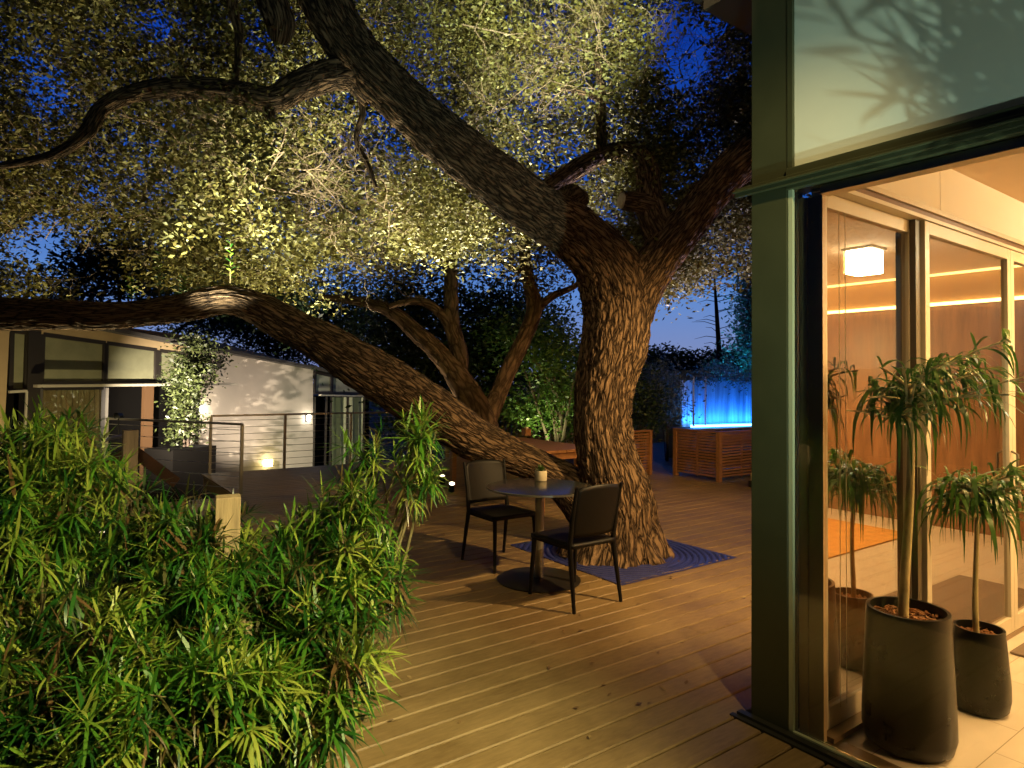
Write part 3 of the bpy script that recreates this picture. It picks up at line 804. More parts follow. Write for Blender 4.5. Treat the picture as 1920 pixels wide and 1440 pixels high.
# twigs through the crown
def twigs(starts, n_gen, seed, mb, grow=0.9, r0=0.012, up=0.2):
    g = random.Random(seed)
    def go(p, d, L, r, k):
        pts = [p]
        for _ in range(5):
            d = (d + Vector((g.gauss(0, .35), g.gauss(0, .35), g.gauss(up * 0.3, .3)))).normalized()
            p = p + d * L / 5; pts.append(p)
        mb.tube(pts, [r * (1 - 0.12 * i) for i in range(6)], 5, False)
        if k:
            for q in (2, 3, 5):
                go(pts[q], (d + Vector((g.gauss(0, .8), g.gauss(0, .8), g.gauss(0, .6)))).normalized(), L * 0.68, r * 0.55, k - 1)
    for p, d in starts:
        go(Vector(p), Vector(d).normalized(), grow * g.uniform(0.7, 1.2), r0 * g.uniform(0.7, 1.3), n_gen)
tw = MB(); st = []
for px, py, d in [(690, 330, 6.6), (720, 400, 6.8), (640, 380, 6.6), (700, 360, 6.7), (560, 300, 6.2), (480, 330, 6.1), (1080, 130, 6.9), (1140, 110, 6.8), (1020, 130, 7), (1180, 120, 6.9), (960, 190, 7.2), (1150, 150, 6.8),
                  (300, 250, 5.9), (120, 330, 6), (200, 400, 6.4), (80, 420, 6.3), (420, 240, 6), (860, 60, 6.4), (780, 30, 6.4), (1240, 200, 7), (1320, 180, 7.2), (900, 240, 7.3), (1260, 130, 6.8), (630, 440, 6.8)]:
    for _ in range(3):
        st.append((at_d(px + _r.uniform(-30, 30), py + _r.uniform(-30, 30), d), (_r.gauss(0, 1), _r.gauss(0, 1), _r.gauss(0.1, .5))))
twigs(st, 3, 4, tw, 0.75, 0.007)
tw.build('twigs', mat('twig_bark', (0.20, 0.145, 0.09), 0.8, var=0.3, scale=20), oak)

# crown: clumps of small leaves, thinner where the photo shows sky
HOLES = [(290, 40, 40, 50, .9), (110, 175, 60, 45, .55), (60, 110, 30, 60, .45), (60, 470, 100, 55, .75), (150, 500, 60, 40, .8), (230, 480, 90, 60, .55), (600, 520, 80, 32, .55), (690, 520, 60, 36, .6), (770, 500, 55, 50, .5),
         (900, 520, 80, 34, .6), (1050, 505, 70, 42, .8), (1070, 590, 60, 70, .9), (1300, 610, 95, 75, 1.1), (1390, 560, 60, 60, .8), (1248, 75, 50, 70, .75), (1310, 60, 60, 60, .5), (1295, 180, 45, 80, .35), (1250, 150, 40, 50, .4),
         (1340, 130, 60, 60, .25), (892, 272, 10, 10, 1.3), (925, 290, 16, 12, .8), (480, 75, 14, 30, .9), (500, 50, 16, 16, .6), (1230, 640, 90, 60, 1.2), (690, 45, 24, 20, .5), (380, 60, 40, 30, .3), (1030, 310, 25, 30, .4), (930, 100, 16, 14, .6)]
def lower_edge(px):
    return np.interp(px, [-300, 0, 120, 220, 330, 600, 800, 950, 1080, 1160, 1210, 1290, 1360, 1420, 1700], [560, 560, 555, 530, 520, 540, 510, 480, 420, 430, 600, 540, 500, 520, 480])
def crown(n, dep, x_rng=(-260, 1620), y_rng=(-330, 600), seed=1, thr=0.42):
    g = np.random.default_rng(seed)
    X = g.uniform(*x_rng, n * 7); Y = g.uniform(*y_rng, n * 7); D = g.uniform(*dep, n * 7)
    w = np.ones(len(X))
    for hx, hy, rx, ry, s_ in HOLES:
        q = ((X - hx) / rx) ** 2 + ((Y - hy) / ry) ** 2
        w -= 1.5 * s_ * np.exp(-q ** 2 * 0.7)
    w *= np.clip((lower_edge(X) - Y) / 45 + 0.5, 0, 1)
    P = np.array([list(at_d(a, b, c)) for a, b, c in zip(X, Y, D)])
    cl = vnoise(P * 0.9, 31) * 0.5 + vnoise(P * 2.4, 33) * 0.5
    w *= np.clip((cl - thr) * 8, 0.01, 1)
    k = g.uniform(size=len(X)) < w
    P = P[k][:n]
    return P[P[:, 2] > 2.1]
M_oakleaf = leaf_mat('oak_leaf', [(0.045, 0.030, 0.009), (0.08, 0.068, 0.015), (0.145, 0.138, 0.038), (0.30, 0.30, 0.13)], 0.5, 0.2, 0.25)
cl = Cloud()
P1 = crown(5600, (6.5, 9.5), seed=1)
cl.add(leaf_cloud(P1, rng.uniform(0.08, 0.17, len(P1)), 62, 0.060, 0.75))
P4 = crown(2600, (9.8, 13), seed=9, thr=0.36)
cl.add(leaf_cloud(P4, np.full(len(P4), 0.3), 42, 0.115, 0.7))
P2 = crown(600, (5.0, 6.2), x_rng=(-300, 560), y_rng=(-300, 470), seed=2)
# keep the near clumps off the limbs
cl.add(leaf_cloud(P2, np.full(len(P2), 0.13), 30, 0.055, 0.7))
P3 = crown(700, (6.3, 7.2), x_rng=(1180, 1480), y_rng=(60, 590), seed=3)
cl.add(leaf_cloud(P3, np.full(len(P3), 0.14), 42, 0.055, 0.8))
cl.build('crown', M_oakleaf, oak)
# young shoots standing on the low limb
sh = Cloud(); ss = MB()
for px, py, hh in ((432, 545, 95), (298, 560, 85), (246, 572, 50), (345, 565, 45), (640, 590, 90)):
    b0 = at_d(px, py, 5.6 if px < 600 else 6.2); t0 = at_d(px, py - hh, 5.6 if px < 600 else 6.2)
    MB().tube([b0, t0], [0.006, 0.003], 5).build('shoot_stem', M_stem, oak)
    if px > 600: continue
    n = 22; q = np.linspace(0.25, 1, n); Bp = np.array([list(b0.lerp(t0, x)) for x in q]); a = np.arange(n) * 2.5
    Dr = np.stack([np.cos(a), np.sin(a), np.full(n, 0.75)], 1); Dr /= np.linalg.norm(Dr, axis=1)[:, None]
    sh.add(long_leaves(Bp, Dr, rng.uniform(.07, .11, n), np.full(n, .02), np.full(n, .4), rng.uniform(.4, 1, n)))
sh.build('shoot_leaves', M_podo, oak)

# ================================================================== TREE BEHIND THE DECK TABLE
t2 = empty('multi_stem_tree', at_z(905, 835, 0), 'young tree with three bare crooked stems behind the long wooden table', 'tree')
L2 = Limbs()
def l2(n, **k): L2.sweep(pxnodes(n), 0.05, bark=0.012, lump=0.1, **k)
l2([(915, 860, 9.6, 34), (905, 800, 9.6, 30), (882, 745, 9.6, 25), (850, 695, 9.6, 22), (815, 655, 9.6, 18), (785, 628, 9.6, 16), (745, 592, 9.6, 13), (705, 572, 9.6, 10), (655, 562, 9.6, 8), (600, 558, 9.6, 6)], seed=20)
l2([(862, 715, 9.65, 14), (862, 665, 9.65, 17), (848, 610, 9.65, 15), (846, 550, 9.65, 13), (845, 500, 9.6, 12), (848, 440, 9.5, 11), (853, 385, 9.4, 10), (860, 330, 9.4, 8)], seed=21)
l2([(852, 645, 9.6, 11), (835, 600, 9.6, 9), (800, 568, 9.5, 8), (765, 566, 9.4, 7), (728, 575, 9.3, 5)], seed=22)
l2([(845, 505, 9.6, 10), (820, 478, 9.5, 10), (785, 450, 9.4, 9), (745, 425, 9.3, 8)], seed=23)
l2([(905, 800, 9.6, 22), (928, 752, 9.7, 18), (955, 690, 9.7, 16), (985, 630, 9.7, 15), (1002, 578, 9.7, 14), (992, 530, 9.7, 12), (984, 475, 9.6, 11), (988, 410, 9.5, 8)], seed=24)
l2([(1000, 585, 9.7, 9), (1035, 556, 9.7, 7), (1080, 535, 9.7, 5), (1120, 500, 9.7, 4)], seed=25)
l2([(984, 510, 9.6, 6), (955, 500, 9.5, 5), (930, 480, 9.5, 4)], seed=26)
L2.build('trunk', bark_mat('smooth_bark', (0.05, 0.03, 0.018), (0.17, 0.11, 0.065), 5, 1.5, 0.6), t2)
c2 = Cloud()
def blob(cx, cy_, d, rx, ry, rd, n, g):
    o = []
    for _ in range(n):
        v = g.normal(size=3) * 0.55
        o.append(list(at_d(cx + v[0] * rx, cy_ + v[1] * ry, d + v[2] * rd)))
    return np.array(o)
g2 = np.random.default_rng(42)
for cx_, cy_, rx, ry, n in ((820, 410, 150, 70, 170), (950, 440, 130, 60, 110), (720, 470, 110, 60, 80), (1040, 470, 80, 60, 50)):
    P = blob(cx_, cy_, 9.6, rx, ry, 1.0, n, g2)
    c2.add(leaf_cloud(P, np.full(len(P), 0.2), 38, 0.07, 0.7))
c2.build('crown', leaf_mat('brown_green_leaf', [(0.05, 0.035, 0.015), (0.10, 0.085, 0.03), (0.20, 0.17, 0.08)], 0.5, 0.3), t2)

# ================================================================== BACKGROUND PLANTING
M_darkleaf = leaf_mat('dark_leaf', [(0.010, 0.022, 0.008), (0.022, 0.045, 0.014), (0.045, 0.085, 0.022)], 0.5, 0.25)
M_greenleaf = leaf_mat('bright_leaf', [(0.03, 0.07, 0.012), (0.06, 0.13, 0.02), (0.13, 0.20, 0.04)], 0.45, 0.35)
M_grayleaf = leaf_mat('grey_leaf', [(0.05, 0.07, 0.05), (0.10, 0.13, 0.10), (0.20, 0.24, 0.22)], 0.5, 0.3)
M_trunk = mat('dark_trunk', (0.07, 0.05, 0.035), 0.9, var=0.4, scale=12, bump=0.5)
def bg_tree(name, label, px, depth, blobs, m, size=0.10, per=45, rad=0.3, group='dark trees beyond the deck', cat='tree', trunk=True, th=0.12, seed=1):
    """blobs: (px, py, rx, ry, count) at the tree's own depth"""
    b = at_d(px, 712, depth); t = empty(name, (b.x, b.y, -1.3), label, cat, group)
    g = np.random.default_rng(seed); c = Cloud()
    for bx, by, rx, ry, n in blobs:
        P = blob(bx, by, depth, rx, ry, 1.0, n, g); P = P[P[:, 2] > -1.1]
        c.add(leaf_cloud(P, np.full(len(P), rad), per, size, 0.8))
    c.build('crown' if cat == 'tree' else 'foliage', m, t)
    mb = MB()
    top = at_d(blobs[0][0], blobs[0][1], depth)
    basep = Vector((b.x, b.y, -1.3))
    mb.tube([basep, basep.lerp(top, 0.4) + Vector((0.08, 0.05, 0)), basep.lerp(top, 0.75), top], [th, th * 0.8, th * 0.5, th * 0.15], 9)
    for bx, by, rx, ry, n in blobs:
        for k in range(2):
            e = at_d(bx + g.normal() * rx * 0.5, by + g.normal() * ry * 0.5, depth + g.normal() * 0.5); s0 = basep.lerp(top, g.uniform(0.35, 0.8))
            mb.tube([s0, s0.lerp(e, 0.5) + Vector((0, 0, 0.1)), e], [th * 0.35, th * 0.22, th * 0.08], 6)
    mb.build('trunk', M_trunk, t)
    return t
G = 'dark trees beyond the deck'
bg_tree('dense_tree', 'black leafy tree above the roof of the pale building, left of the low limb', 250, 16.5, [(220, 490, 120, 70, 150), (380, 520, 130, 60, 170), (480, 560, 90, 50, 90), (120, 560, 80, 40, 40)], M_darkleaf, 0.14, seed=1)
bg_tree('dense_tree', 'dark tree filling the gap over the end of the pale wall', 640, 23, [(600, 610, 110, 70, 220), (690, 590, 90, 60, 180), (520, 575, 90, 50, 120), (430, 605, 110, 35, 130), (520, 640, 90, 40, 120)], M_darkleaf, 0.13, seed=2)
bg_tree('dense_tree', 'dark bushy tree between the low limb and the three bare stems', 770, 14, [(770, 620, 90, 100, 240), (830, 720, 80, 80, 130)], M_darkleaf, 0.12, seed=3)
bg_tree('dense_tree', 'dark tree seen between the crooked bare stems', 920, 14.5, [(930, 610, 90, 80, 210), (910, 690, 70, 80, 150)], M_darkleaf, 0.12, seed=4)
bg_tree('leafy_tree', 'green lit tree hanging beside the left edge of the oak trunk', 1050, 12.5, [(1050, 680, 45, 80, 90), (1010, 640, 50, 50, 60), (1070, 740, 40, 50, 50), (940, 620, 35, 25, 22)], M_greenleaf, 0.09, 40, 0.2, seed=5)
bg_tree('shrub', 'yellow green shrub behind the far deck rail and the long table', 1000, 13.2, [(990, 765, 60, 30, 60), (1050, 790, 40, 25, 30)], M_greenleaf, 0.09, 40, 0.2, 'shrubs behind the far rail', 'shrub', th=0.05, seed=6)
bg_tree('shrub', 'low dark shrub behind the rail, left of the bare stems', 800, 13.0, [(800, 800, 70, 30, 60)], M_darkleaf, 0.09, 40, 0.2, 'shrubs behind the far rail', 'shrub', th=0.05, seed=7)
# right of the oak
bg_tree('shrub', 'silvery blue lit shrub beside the glowing blue glass', 1252, 13.2, [(1250, 740, 28, 40, 70), (1240, 700, 30, 25, 24)], M_grayleaf, 0.075, 30, 0.14, 'shrubs by the blue glass', 'shrub', th=0.04, seed=8)
bg_tree('shrub', 'dark upright shrub just right of the oak trunk', 1205, 12.2, [(1200, 740, 20, 50, 60), (1216, 780, 18, 30, 30)], M_darkleaf, 0.08, 34, 0.16, 'shrubs by the blue glass', 'shrub', th=0.04, seed=9)
bg_tree('shrub', 'turquoise lit leaves spilling over the top of the blue glass', 1360, 14.6, [(1350, 695, 40, 12, 40), (1390, 712, 25, 14, 16), (1330, 712, 20, 16, 12)], M_grayleaf, 0.08, 30, 0.14, 'shrubs by the blue glass', 'shrub', th=0.04, seed=10)
bg_tree('conifer', 'tall turquoise lit conifer against the dusk sky beside the column', 1412, 15.5, [(1405, 570, 18, 45, 60), (1408, 640, 24, 40, 80), (1412, 500, 12, 40, 24), (1440, 600, 40, 80, 60)], M_grayleaf, 0.10, 30, 0.2, None, 'tree', th=0.12, seed=11)
# bare pole-like pine
bp_ = at_d(1348, 712, 30); pt = empty('thin_pine', (bp_.x, bp_.y, -1.3), 'thin bare pine with wispy branches standing against the dusk sky', 'tree')
top = at_d(1338, 500, 30); pb = MB(); b0 = Vector((bp_.x, bp_.y, -1.3)); m0 = at_d(1349, 670, 30)
pb.tube([b0, m0, at_d(1344, 590, 30), top], [0.14, 0.12, 0.09, 0.03], 8); pb.build('trunk', M_trunk, pt)
br = MB()
for k in range(26):
    q = _r.uniform(0.1, 1); s0 = m0.lerp(top, q); sd = _r.choice((-1, 1)); L = _r.uniform(0.5, 1.4)
    e = s0 + RT * sd * L + Vector((0, 0, _r.uniform(-0.1, 0.3)))
    br.tube([s0, s0.lerp(e, 0.5) + Vector((0, 0, 0.1)), e], [0.02, 0.014, 0.006], 5)
br.build('branches', M_trunk, pt)
# far tree line
fl_ = Cloud(); g = np.random.default_rng(77)
Pn = []
for k in range(420):
    px = g.uniform(1080, 1460); hpx = 668 - 18 * vnoise(np.array([[px / 28.0, 0, 0]]), 3)[0] - max(0, (1260 - px)) * 0.10
    Pn.append(list(at_d(px, g.uniform(hpx, 700), g.uniform(58, 70))))
Pn = np.array(Pn)
fl_.add(leaf_cloud(Pn, np.full(len(Pn), 0.55), 30, 0.42, 0.8))
far = fl_.build('distant_trees', M_darkleaf, None); tag(far, 'black line of far treetops on the horizon right of the oak', 'tree line', kind='stuff')
# garden wall beyond
gw_ = at_d(1255, 700, 24); gw2 = at_d(1500, 700, 19)
d_ = (gw2 - gw_); d_.z = 0; d_.normalize()
wmb = MB(); A_ = Vector((gw_.x, gw_.y, 0)) - d_ * 12; B_ = Vector((gw2.x, gw2.y, 0)) + d_ * 4
wmb.bar(A_ + Vector((0, 0, 0.35)), B_ + Vector((0, 0, 0.35)), 0.2, 3.3)
o = wmb.build('garden_wall', mat('buff_render', (0.30, 0.26, 0.18), 0.9, var=0.2, scale=2)); tag(o, 'long low buff wall behind the shrubs, right of the oak trunk', 'wall')
# paling fence behind the table
fA, fB = at_d(840, 760, 14.2), at_d(1110, 760, 14.2)
fe = empty('paling_fence', (fA.x, fA.y, -1.3), 'dim vertical board fence behind the far deck rail', 'fence')
pm = MB(); dd = (fB - fA); dd.z = 0; Lf = dd.length; dd.normalize()
for k in range(int(Lf / 0.12)):
    q = fA + dd * (k * 0.12); hz = 1.15 + _r.uniform(-0.02, 0.02)
    pm.bar((q.x, q.y, -1.3), (q.x, q.y, hz), 0.10, 0.02, tuple(Vector((-dd.y, dd.x, 0))))
pm.build('board_panel', mat('fence_wood', (0.20, 0.16, 0.09), 0.85, var=0.4, scale=5), fe)
rl = MB(); rl.bar((fA.x, fA.y, 0.9), (fB.x, fB.y, 0.9), 0.05, 0.09); rl.build('fence_rail', M_trunk, fe)

# ================================================================== TABLE AND CHAIRS
tbl = empty('bistro_table', (3.30, 4.17, 0), 'round dark bistro table on a steel pedestal beside the oak', 'table')
M_ttop = mat('dark_tabletop', (0.035, 0.035, 0.03), 0.22, 0.2, spec=0.6)
M_steel = mat('brushed_steel', (0.35, 0.34, 0.31), 0.35, 0.9)
M_cast = mat('dark_iron', (0.03, 0.026, 0.022), 0.4, 0.5)
MB().lathe((3.30, 4.17, 0), [(0.40, 0.727), (0.425, 0.732), (0.425, 0.745), (0.41, 0.748)], 56).build('tabletop', M_ttop, tbl)
MB().lathe((3.30, 4.17, 0), [(0.427, 0.729), (0.431, 0.731), (0.431, 0.743), (0.427, 0.745)], 56).build('rim', M_steel, tbl)
MB().lathe((3.30, 4.17, 0), [(0.036, 0.02), (0.036, 0.70), (0.10, 0.72), (0.10, 0.726)], 24).build('pedestal', M_steel, tbl)
MB().lathe((3.30, 4.17, 0), [(0.335, 0.003), (0.335, 0.010), (0.30, 0.016), (0.06, 0.026)], 48).build('base', M_cast, tbl)
def cup(x, y, z, r, h, label, leafy=True):
    t = empty('succulent_pot', (x, y, z), label, 'plant pot')
    MB().lathe((x, y, z), [(r * 0.9, 0), (r, 0.006), (r, h), (r * 0.9, h), (r * 0.88, h - 0.012)], 24).build('pot', mat('cream_ceramic', (0.62, 0.55, 0.40), 0.5), t)
    n = 26; a = np.arange(n) * 2.4; ph = np.linspace(0.2, 1.4, n)
    D = np.stack([np.cos(a) * np.cos(ph), np.sin(a) * np.cos(ph), np.sin(ph)], 1); B = np.tile([x, y, z + h - 0.012], (n, 1)) + D * r * 0.2
    c = Cloud(); c.add(long_leaves(B, D, rng.uniform(.04, .07, n), np.full(n, .018), np.full(n, .1), rng.uniform(.2, .8, n))); c.build('succulent', M_greenleaf, t)
_p = at_z(1014, 901, 0.748)
cup(_p.x, _p.y, 0.7485, 0.052, 0.085, 'small cream pot with a succulent on the round bistro table')
M_wick = mat('black_resin', (0.006, 0.005, 0.004), 0.5, var=0.2, scale=40, spec=0.25)
def chair(x, y, rz, label, src=None):
    """faces local +y; a stackable bistro chair with curved solid back"""
    if src:
        r = src.copy(); COL.objects.link(r); r.location = (x, y, 0); r.rotation_euler = (0, 0, rz)
        for ch in src.children:
            c = ch.copy(); COL.objects.link(c); c.parent = r
        tag(r, label); return r
    t = empty('bistro_chair', (x, y, 0), label, 'chair', 'bistro chairs at the round table', rz)
    s = MB(); n = 12
    # seat: slightly dished slab
    V, Fc = [], []
    for i in range(n):
        for j in range(n):
            u, v = i / (n - 1) * 2 - 1, j / (n - 1) * 2 - 1
            V.append((u * (0.225 - 0.015 * (1 - v) / 2), v * 0.225, 0.455 - 0.012 * (1 - u * u) * (1 - v * v)))
    for i in range(n - 1):
        for j in range(n - 1): Fc.append((i * n + j, (i + 1) * n + j, (i + 1) * n + j + 1, i * n + j + 1))
    o = s.add(V, Fc, True).build('seat', M_wick, t, True)
    so = o.modifiers.new('solid', 'SOLIDIFY'); so.thickness = 0.03; so.offset = -1
    b = MB(); V, Fc = [], []
    for i in range(n):
        for j in range(n):
            u, v = i / (n - 1) * 2 - 1, j / (n - 1)
            wdt = 0.205 + 0.012 * v - (0.03 * max(0, v - 0.85) / 0.15)
            V.append((u * wdt, -0.20 - 0.07 * v - 0.035 * (1 - u * u), 0.50 + 0.37 * v - 0.02 * (u * u) * v))
    for i in range(n - 1):
        for j in range(n - 1): Fc.append((i * n + j, i * n + j + 1, (i + 1) * n + j + 1, (i + 1) * n + j))
    o = b.add(V, Fc, True).build('backrest', M_wick, t, True)
    so = o.modifiers.new('solid', 'SOLIDIFY'); so.thickness = 0.012; so.offset = 0
    for sx in (-1, 1):
        MB().tube([(sx * 0.205, 0.205, 0.44), (sx * 0.22, 0.235, 0.0)], [0.019, 0.013], 10).build('leg', M_wick, t, True)
        MB().tube([(sx * 0.215, -0.275, 0.86), (sx * 0.21, -0.225, 0.62), (sx * 0.208, -0.20, 0.44), (sx * 0.225, -0.27, 0.0)], [0.012, 0.015, 0.02, 0.013], 10).build('leg', M_wick, t, True)
        MB().bar((sx * 0.20, -0.19, 0.425), (sx * 0.20, 0.20, 0.425), 0.02, 0.03).build('seat_rail', M_wick, t, True)
    return t
c_a = chair(3.32, 4.74, PI, 'black bistro chair left of the round table, its front towards us')
chair(3.25, 3.70, 0.0, 'black bistro chair in front of the oak trunk with its back to us', c_a)

# ================================================================== LONG TEAK TABLE AND SLATTED SEATS
M_teak = mat('teak', (0.25, 0.115, 0.042), 0.42, var=0.3, scale=3, stretch=(1, 9, 9), bump=0.15, bscale=30)
tc_ = [at_z(930, 812, 0.75), at_z(1012, 847, 0.75)]
tx0, ty0 = tc_[1].x, tc_[1].y
lt = empty('long_table', (tx0, ty0, 0), 'long orange wooden table behind the oak trunk and the low limb', 'table')
mb = MB(); ty1 = ty0 + 2.3; k = 0; x = tx0
while k < 7:
    mb.box(x + 0.003, x + 0.137, ty0 + 0.002, ty1, 0.716, 0.75); x += 0.14; k += 1
mb.build('tabletop', M_teak, lt)
MB().box(tx0 + 0.06, x - 0.06, ty0 + 0.06, ty1 - 0.06, 0.63, 0.715).build('apron', M_teak, lt)
for ax_ in (tx0 + 0.08, x - 0.15):
    for ay in (ty0 + 0.08, ty1 - 0.15): MB().box(ax_, ax_ + 0.07, ay, ay + 0.07, 0.003, 0.63).build('leg', M_teak, lt)
_q = at_z(987, 817, 0.75)
o = empty('wooden_block', (_q.x, _q.y, 0.75), 'small orange candle holder standing on the long wooden table', 'candle holder')
MB().box(_q.x - 0.055, _q.x + 0.055, _q.y - 0.055, _q.y + 0.055, 0.751, 0.86).build('holder', M_teak, o, bevel=0.006)
MB().lathe((_q.x, _q.y, 0.861), [(0.03, 0), (0.03, 0.02), (0.004, 0.024)], 14).build('candle', mat('wax', (0.7, 0.6, 0.45), 0.5), o)
def slat_box(name, x0, x1, y0, y1, h, label, cat, mid=True, west=True):
    t = empty(name, (x0, y0, 0), label, cat, 'slatted wooden seats by the blue glass')
    for px, py in ((x0, y0), (x1 - 0.07, y0), (x0, y1 - 0.07), (x1 - 0.07, y1 - 0.07)): MB().box(px, px + 0.07, py, py + 0.07, 0.003, h).build('corner_post', M_teak, t)
    pass
    def panel(horizontal_x, fixed, a, b):
        s = MB(); z = 0.07
        while z < h - 0.05:
            if horizontal_x: s.box(a + 0.071, b - 0.071, fixed, fixed + 0.018, z, z + 0.030)
            else: s.box(fixed, fixed + 0.018, a + 0.071, b - 0.071, z, z + 0.030)
            z += 0.047
        n = max(1, int((b - a) / 0.75))
        for i in range(1, n + 1):
            c = a + (b - a) * i / (n + 1)
            if horizontal_x: s.box(c - 0.02, c + 0.02, fixed + 0.019, fixed + 0.035, 0.05, h - 0.04)
            else: s.box(fixed + 0.019, fixed + 0.035, c - 0.02, c + 0.02, 0.05, h - 0.04)
        s.build('slat_panel', M_teak, t)
    panel(True, y0 + 0.02, x0, x1); panel(False, x0 + 0.02, y0, y1); panel(True, y1 - 0.05, x0, x1)
    tr_ = MB(); tr_.box(x0 - 0.005, x1 + 0.005, y0 - 0.005, y0 + 0.09, h + 0.001, h + 0.028); tr_.box(x0 - 0.005, x0 + 0.09, y0 + 0.091, y1, h + 0.001, h + 0.028)
    tr_.build('top_rail', M_teak, t)
    MB().box(x0 + 0.12, x1 - 0.02, y0 + 0.12, y1 - 0.06, 0.30, 0.44).build('cushion', mat('charcoal_fabric', (0.03, 0.028, 0.028), 0.95), t, bevel=0.03)
    return t
pc = at_z(1349, 905, 0)
slat_box('slatted_sofa', pc.x, pc.x + 2.6, pc.y, pc.y + 0.95, 0.78, 'slatted wooden outdoor sofa below the blue glass, beside the column', 'sofa')
p1 = at_z(1223, 890, 0)
slat_box('slatted_armchair', p1.x - 1.0, p1.x, p1.y, p1.y + 0.9, 0.74, 'slatted wooden outdoor armchair half hidden by the oak trunk', 'armchair')
# small lantern before the sofa
pl_ = at_z(1412, 912, 0)
ln = empty('lantern', (pl_.x, pl_.y - 0.1, 0), 'small pale box lantern on the deck before the slatted sofa', 'lantern')
MB().box(pl_.x - 0.10, pl_.x + 0.10, pl_.y - 0.2, pl_.y - 0.02, 0.10, 0.22).build('body', mat('pale_metal', (0.5, 0.42, 0.25), 0.4, 0.3), ln, bevel=0.01)
MB().box(pl_.x - 0.12, pl_.x + 0.12, pl_.y - 0.22, pl_.y - 0.0, 0.003, 0.099).build('foot', M_cast, ln)

# ================================================================== BLUE GLASS WATER FEATURE
bA, bB = at_d(1298, 798, 13.6), at_d(1298, 798, 13.6) + Vector((3.6, -0.6, 0))
zt = at_d(1298, 706, 13.6).z; zb = bA.z
bl = empty('blue_glass_screen', (bA.x, bA.y, zb), 'glowing blue glass screen lit from its foot beyond the slatted sofa', 'glass screen')
dB = (bB - bA); dB.z = 0; LBl = dB.length; dB.normalize(); nB = Vector((dB.y, -dB.x, 0))
def bbox(a, b, off, z0, z1, th): 
    m = MB(); m.bar(bA + dB * a + nB * off + Vector((0, 0, (z0 + z1) / 2 - bA.z)), bA + dB * b + nB * off + Vector((0, 0, (z0 + z1) / 2 - bA.z)), th, z1 - z0); return m
bbox(0, LBl, -0.35, zb - 0.05, zt - 0.08, 0.06).build('back_panel', mat('rippled_panel', (0.45, 0.55, 0.7), 0.5, var=0.6, scale=3, stretch=(4, 4, 0.25)), bl)
bbox(0, LBl, 0, zb, zt, 0.012).build('pane', glass_mat('blue_pane', (0.75, 0.9, 1.0), 0.12, 0.05), bl)
bbox(0.0, LBl, 0, zt, zt + 0.03, 0.03).build('top_rail', M_steel, bl)
for a in (0.0, 0.32): bbox(a, a + 0.025, 0.02, zb, zt, 0.03).build('post', mat('pale_post', (0.75, 0.8, 0.85), 0.4), bl)
bbox(-0.25, LBl, -0.15, zb - 0.9, zb - 0.06, 0.6).build('plinth', mat('dark_stone', (0.03, 0.03, 0.035), 0.6), bl)
bbox(0.02, LBl - 0.02, -0.05, zb - 0.04, zb + 0.012, 0.05).build('light_strip', emit_mat('blue_led', (0.10, 0.45, 1.0), 14), bl)
for a in (0.5, 1.7, 2.9):
    c = bA + dB * a + nB * -0.17 + Vector((0, 0, 0.02))
    area('blue_wash', c, c + Vector((0, 0, 1)) - nB * 0.18, 17, (0.02, 0.20, 1.0), 1.1, 0.1, bl)
c = bA + dB * 1.3 - nB * 0.1 + Vector((0, 0, 1.25))
spot('blue_up', bA + dB * 1.3 - nB * 0.6 + Vector((0, 0, 0.2)), at_d(1405, 560, 15.4), 420, (0.03, 0.55, 1.0), 70, 0.9, 0.05, bl)
spot('blue_side', bA - dB * 0.5 + nB * 0.5 + Vector((0, 0, 0.0)), at_d(1252, 740, 13.3), 22, (0.15, 0.35, 1.0), 110, 0.9, 0.05, bl)

# ================================================================== CABLE RAILINGS
M_rail = mat('grey_rail_steel', (0.28, 0.26, 0.22), 0.38, 0.6)
M_cable = mat('cable', (0.45, 0.43, 0.38), 0.35, 0.8)
def railing(pts, label, ncab=7, h=0.95, posts=None, z=0.0, name='cable_railing', pm=M_rail, group='cable railings of the deck'):
    t = empty(name, pts[0], label, 'railing', group)
    for i in range(len(pts) - 1):
        a, b = Vector(pts[i]), Vector(pts[i + 1])
        MB().bar(a + Vector((0, 0, h)), b + Vector((0, 0, h)), 0.05, 0.03).build('top_rail', pm, t)
        cb = MB()
        for k in range(ncab):
            zz = Vector((0, 0, 0.08 + (h - 0.16) * k / (ncab - 1)))
            cb.tube([a + zz, b + zz], 0.004, 5)
        cb.build('cables', M_cable, t)
        n = posts or max(1, round((b - a).length / 1.6))
        for k in range(n + 1):
            if i and k == 0: continue
            q = a.lerp(b, k / n)
            MB().box(q.x - 0.02, q.x + 0.02, q.y - 0.02, q.y + 0.02, q.z - (0.3 if z else 0) + 0.001, q.z + h - 0.016).build('post', pm, t)
    return t
rA = Vector((2.27, 9.40, 0)); 
railing([rA, Vector((0.85, 11.45, 0))], 'short grey cable railing with a wooden post above the stairs at left', 6, posts=1)
railing([Vector((2.30, 11.55, 0)), Vector((5.9, 11.6, 0))], 'dark cable railing in front of the pale lit wall', 8, posts=3)
railing([Vector((6.0, 11.62, 0)), Vector((13.5, 11.7, 0))], 'far dark cable railing behind the long table', 8, posts=4)
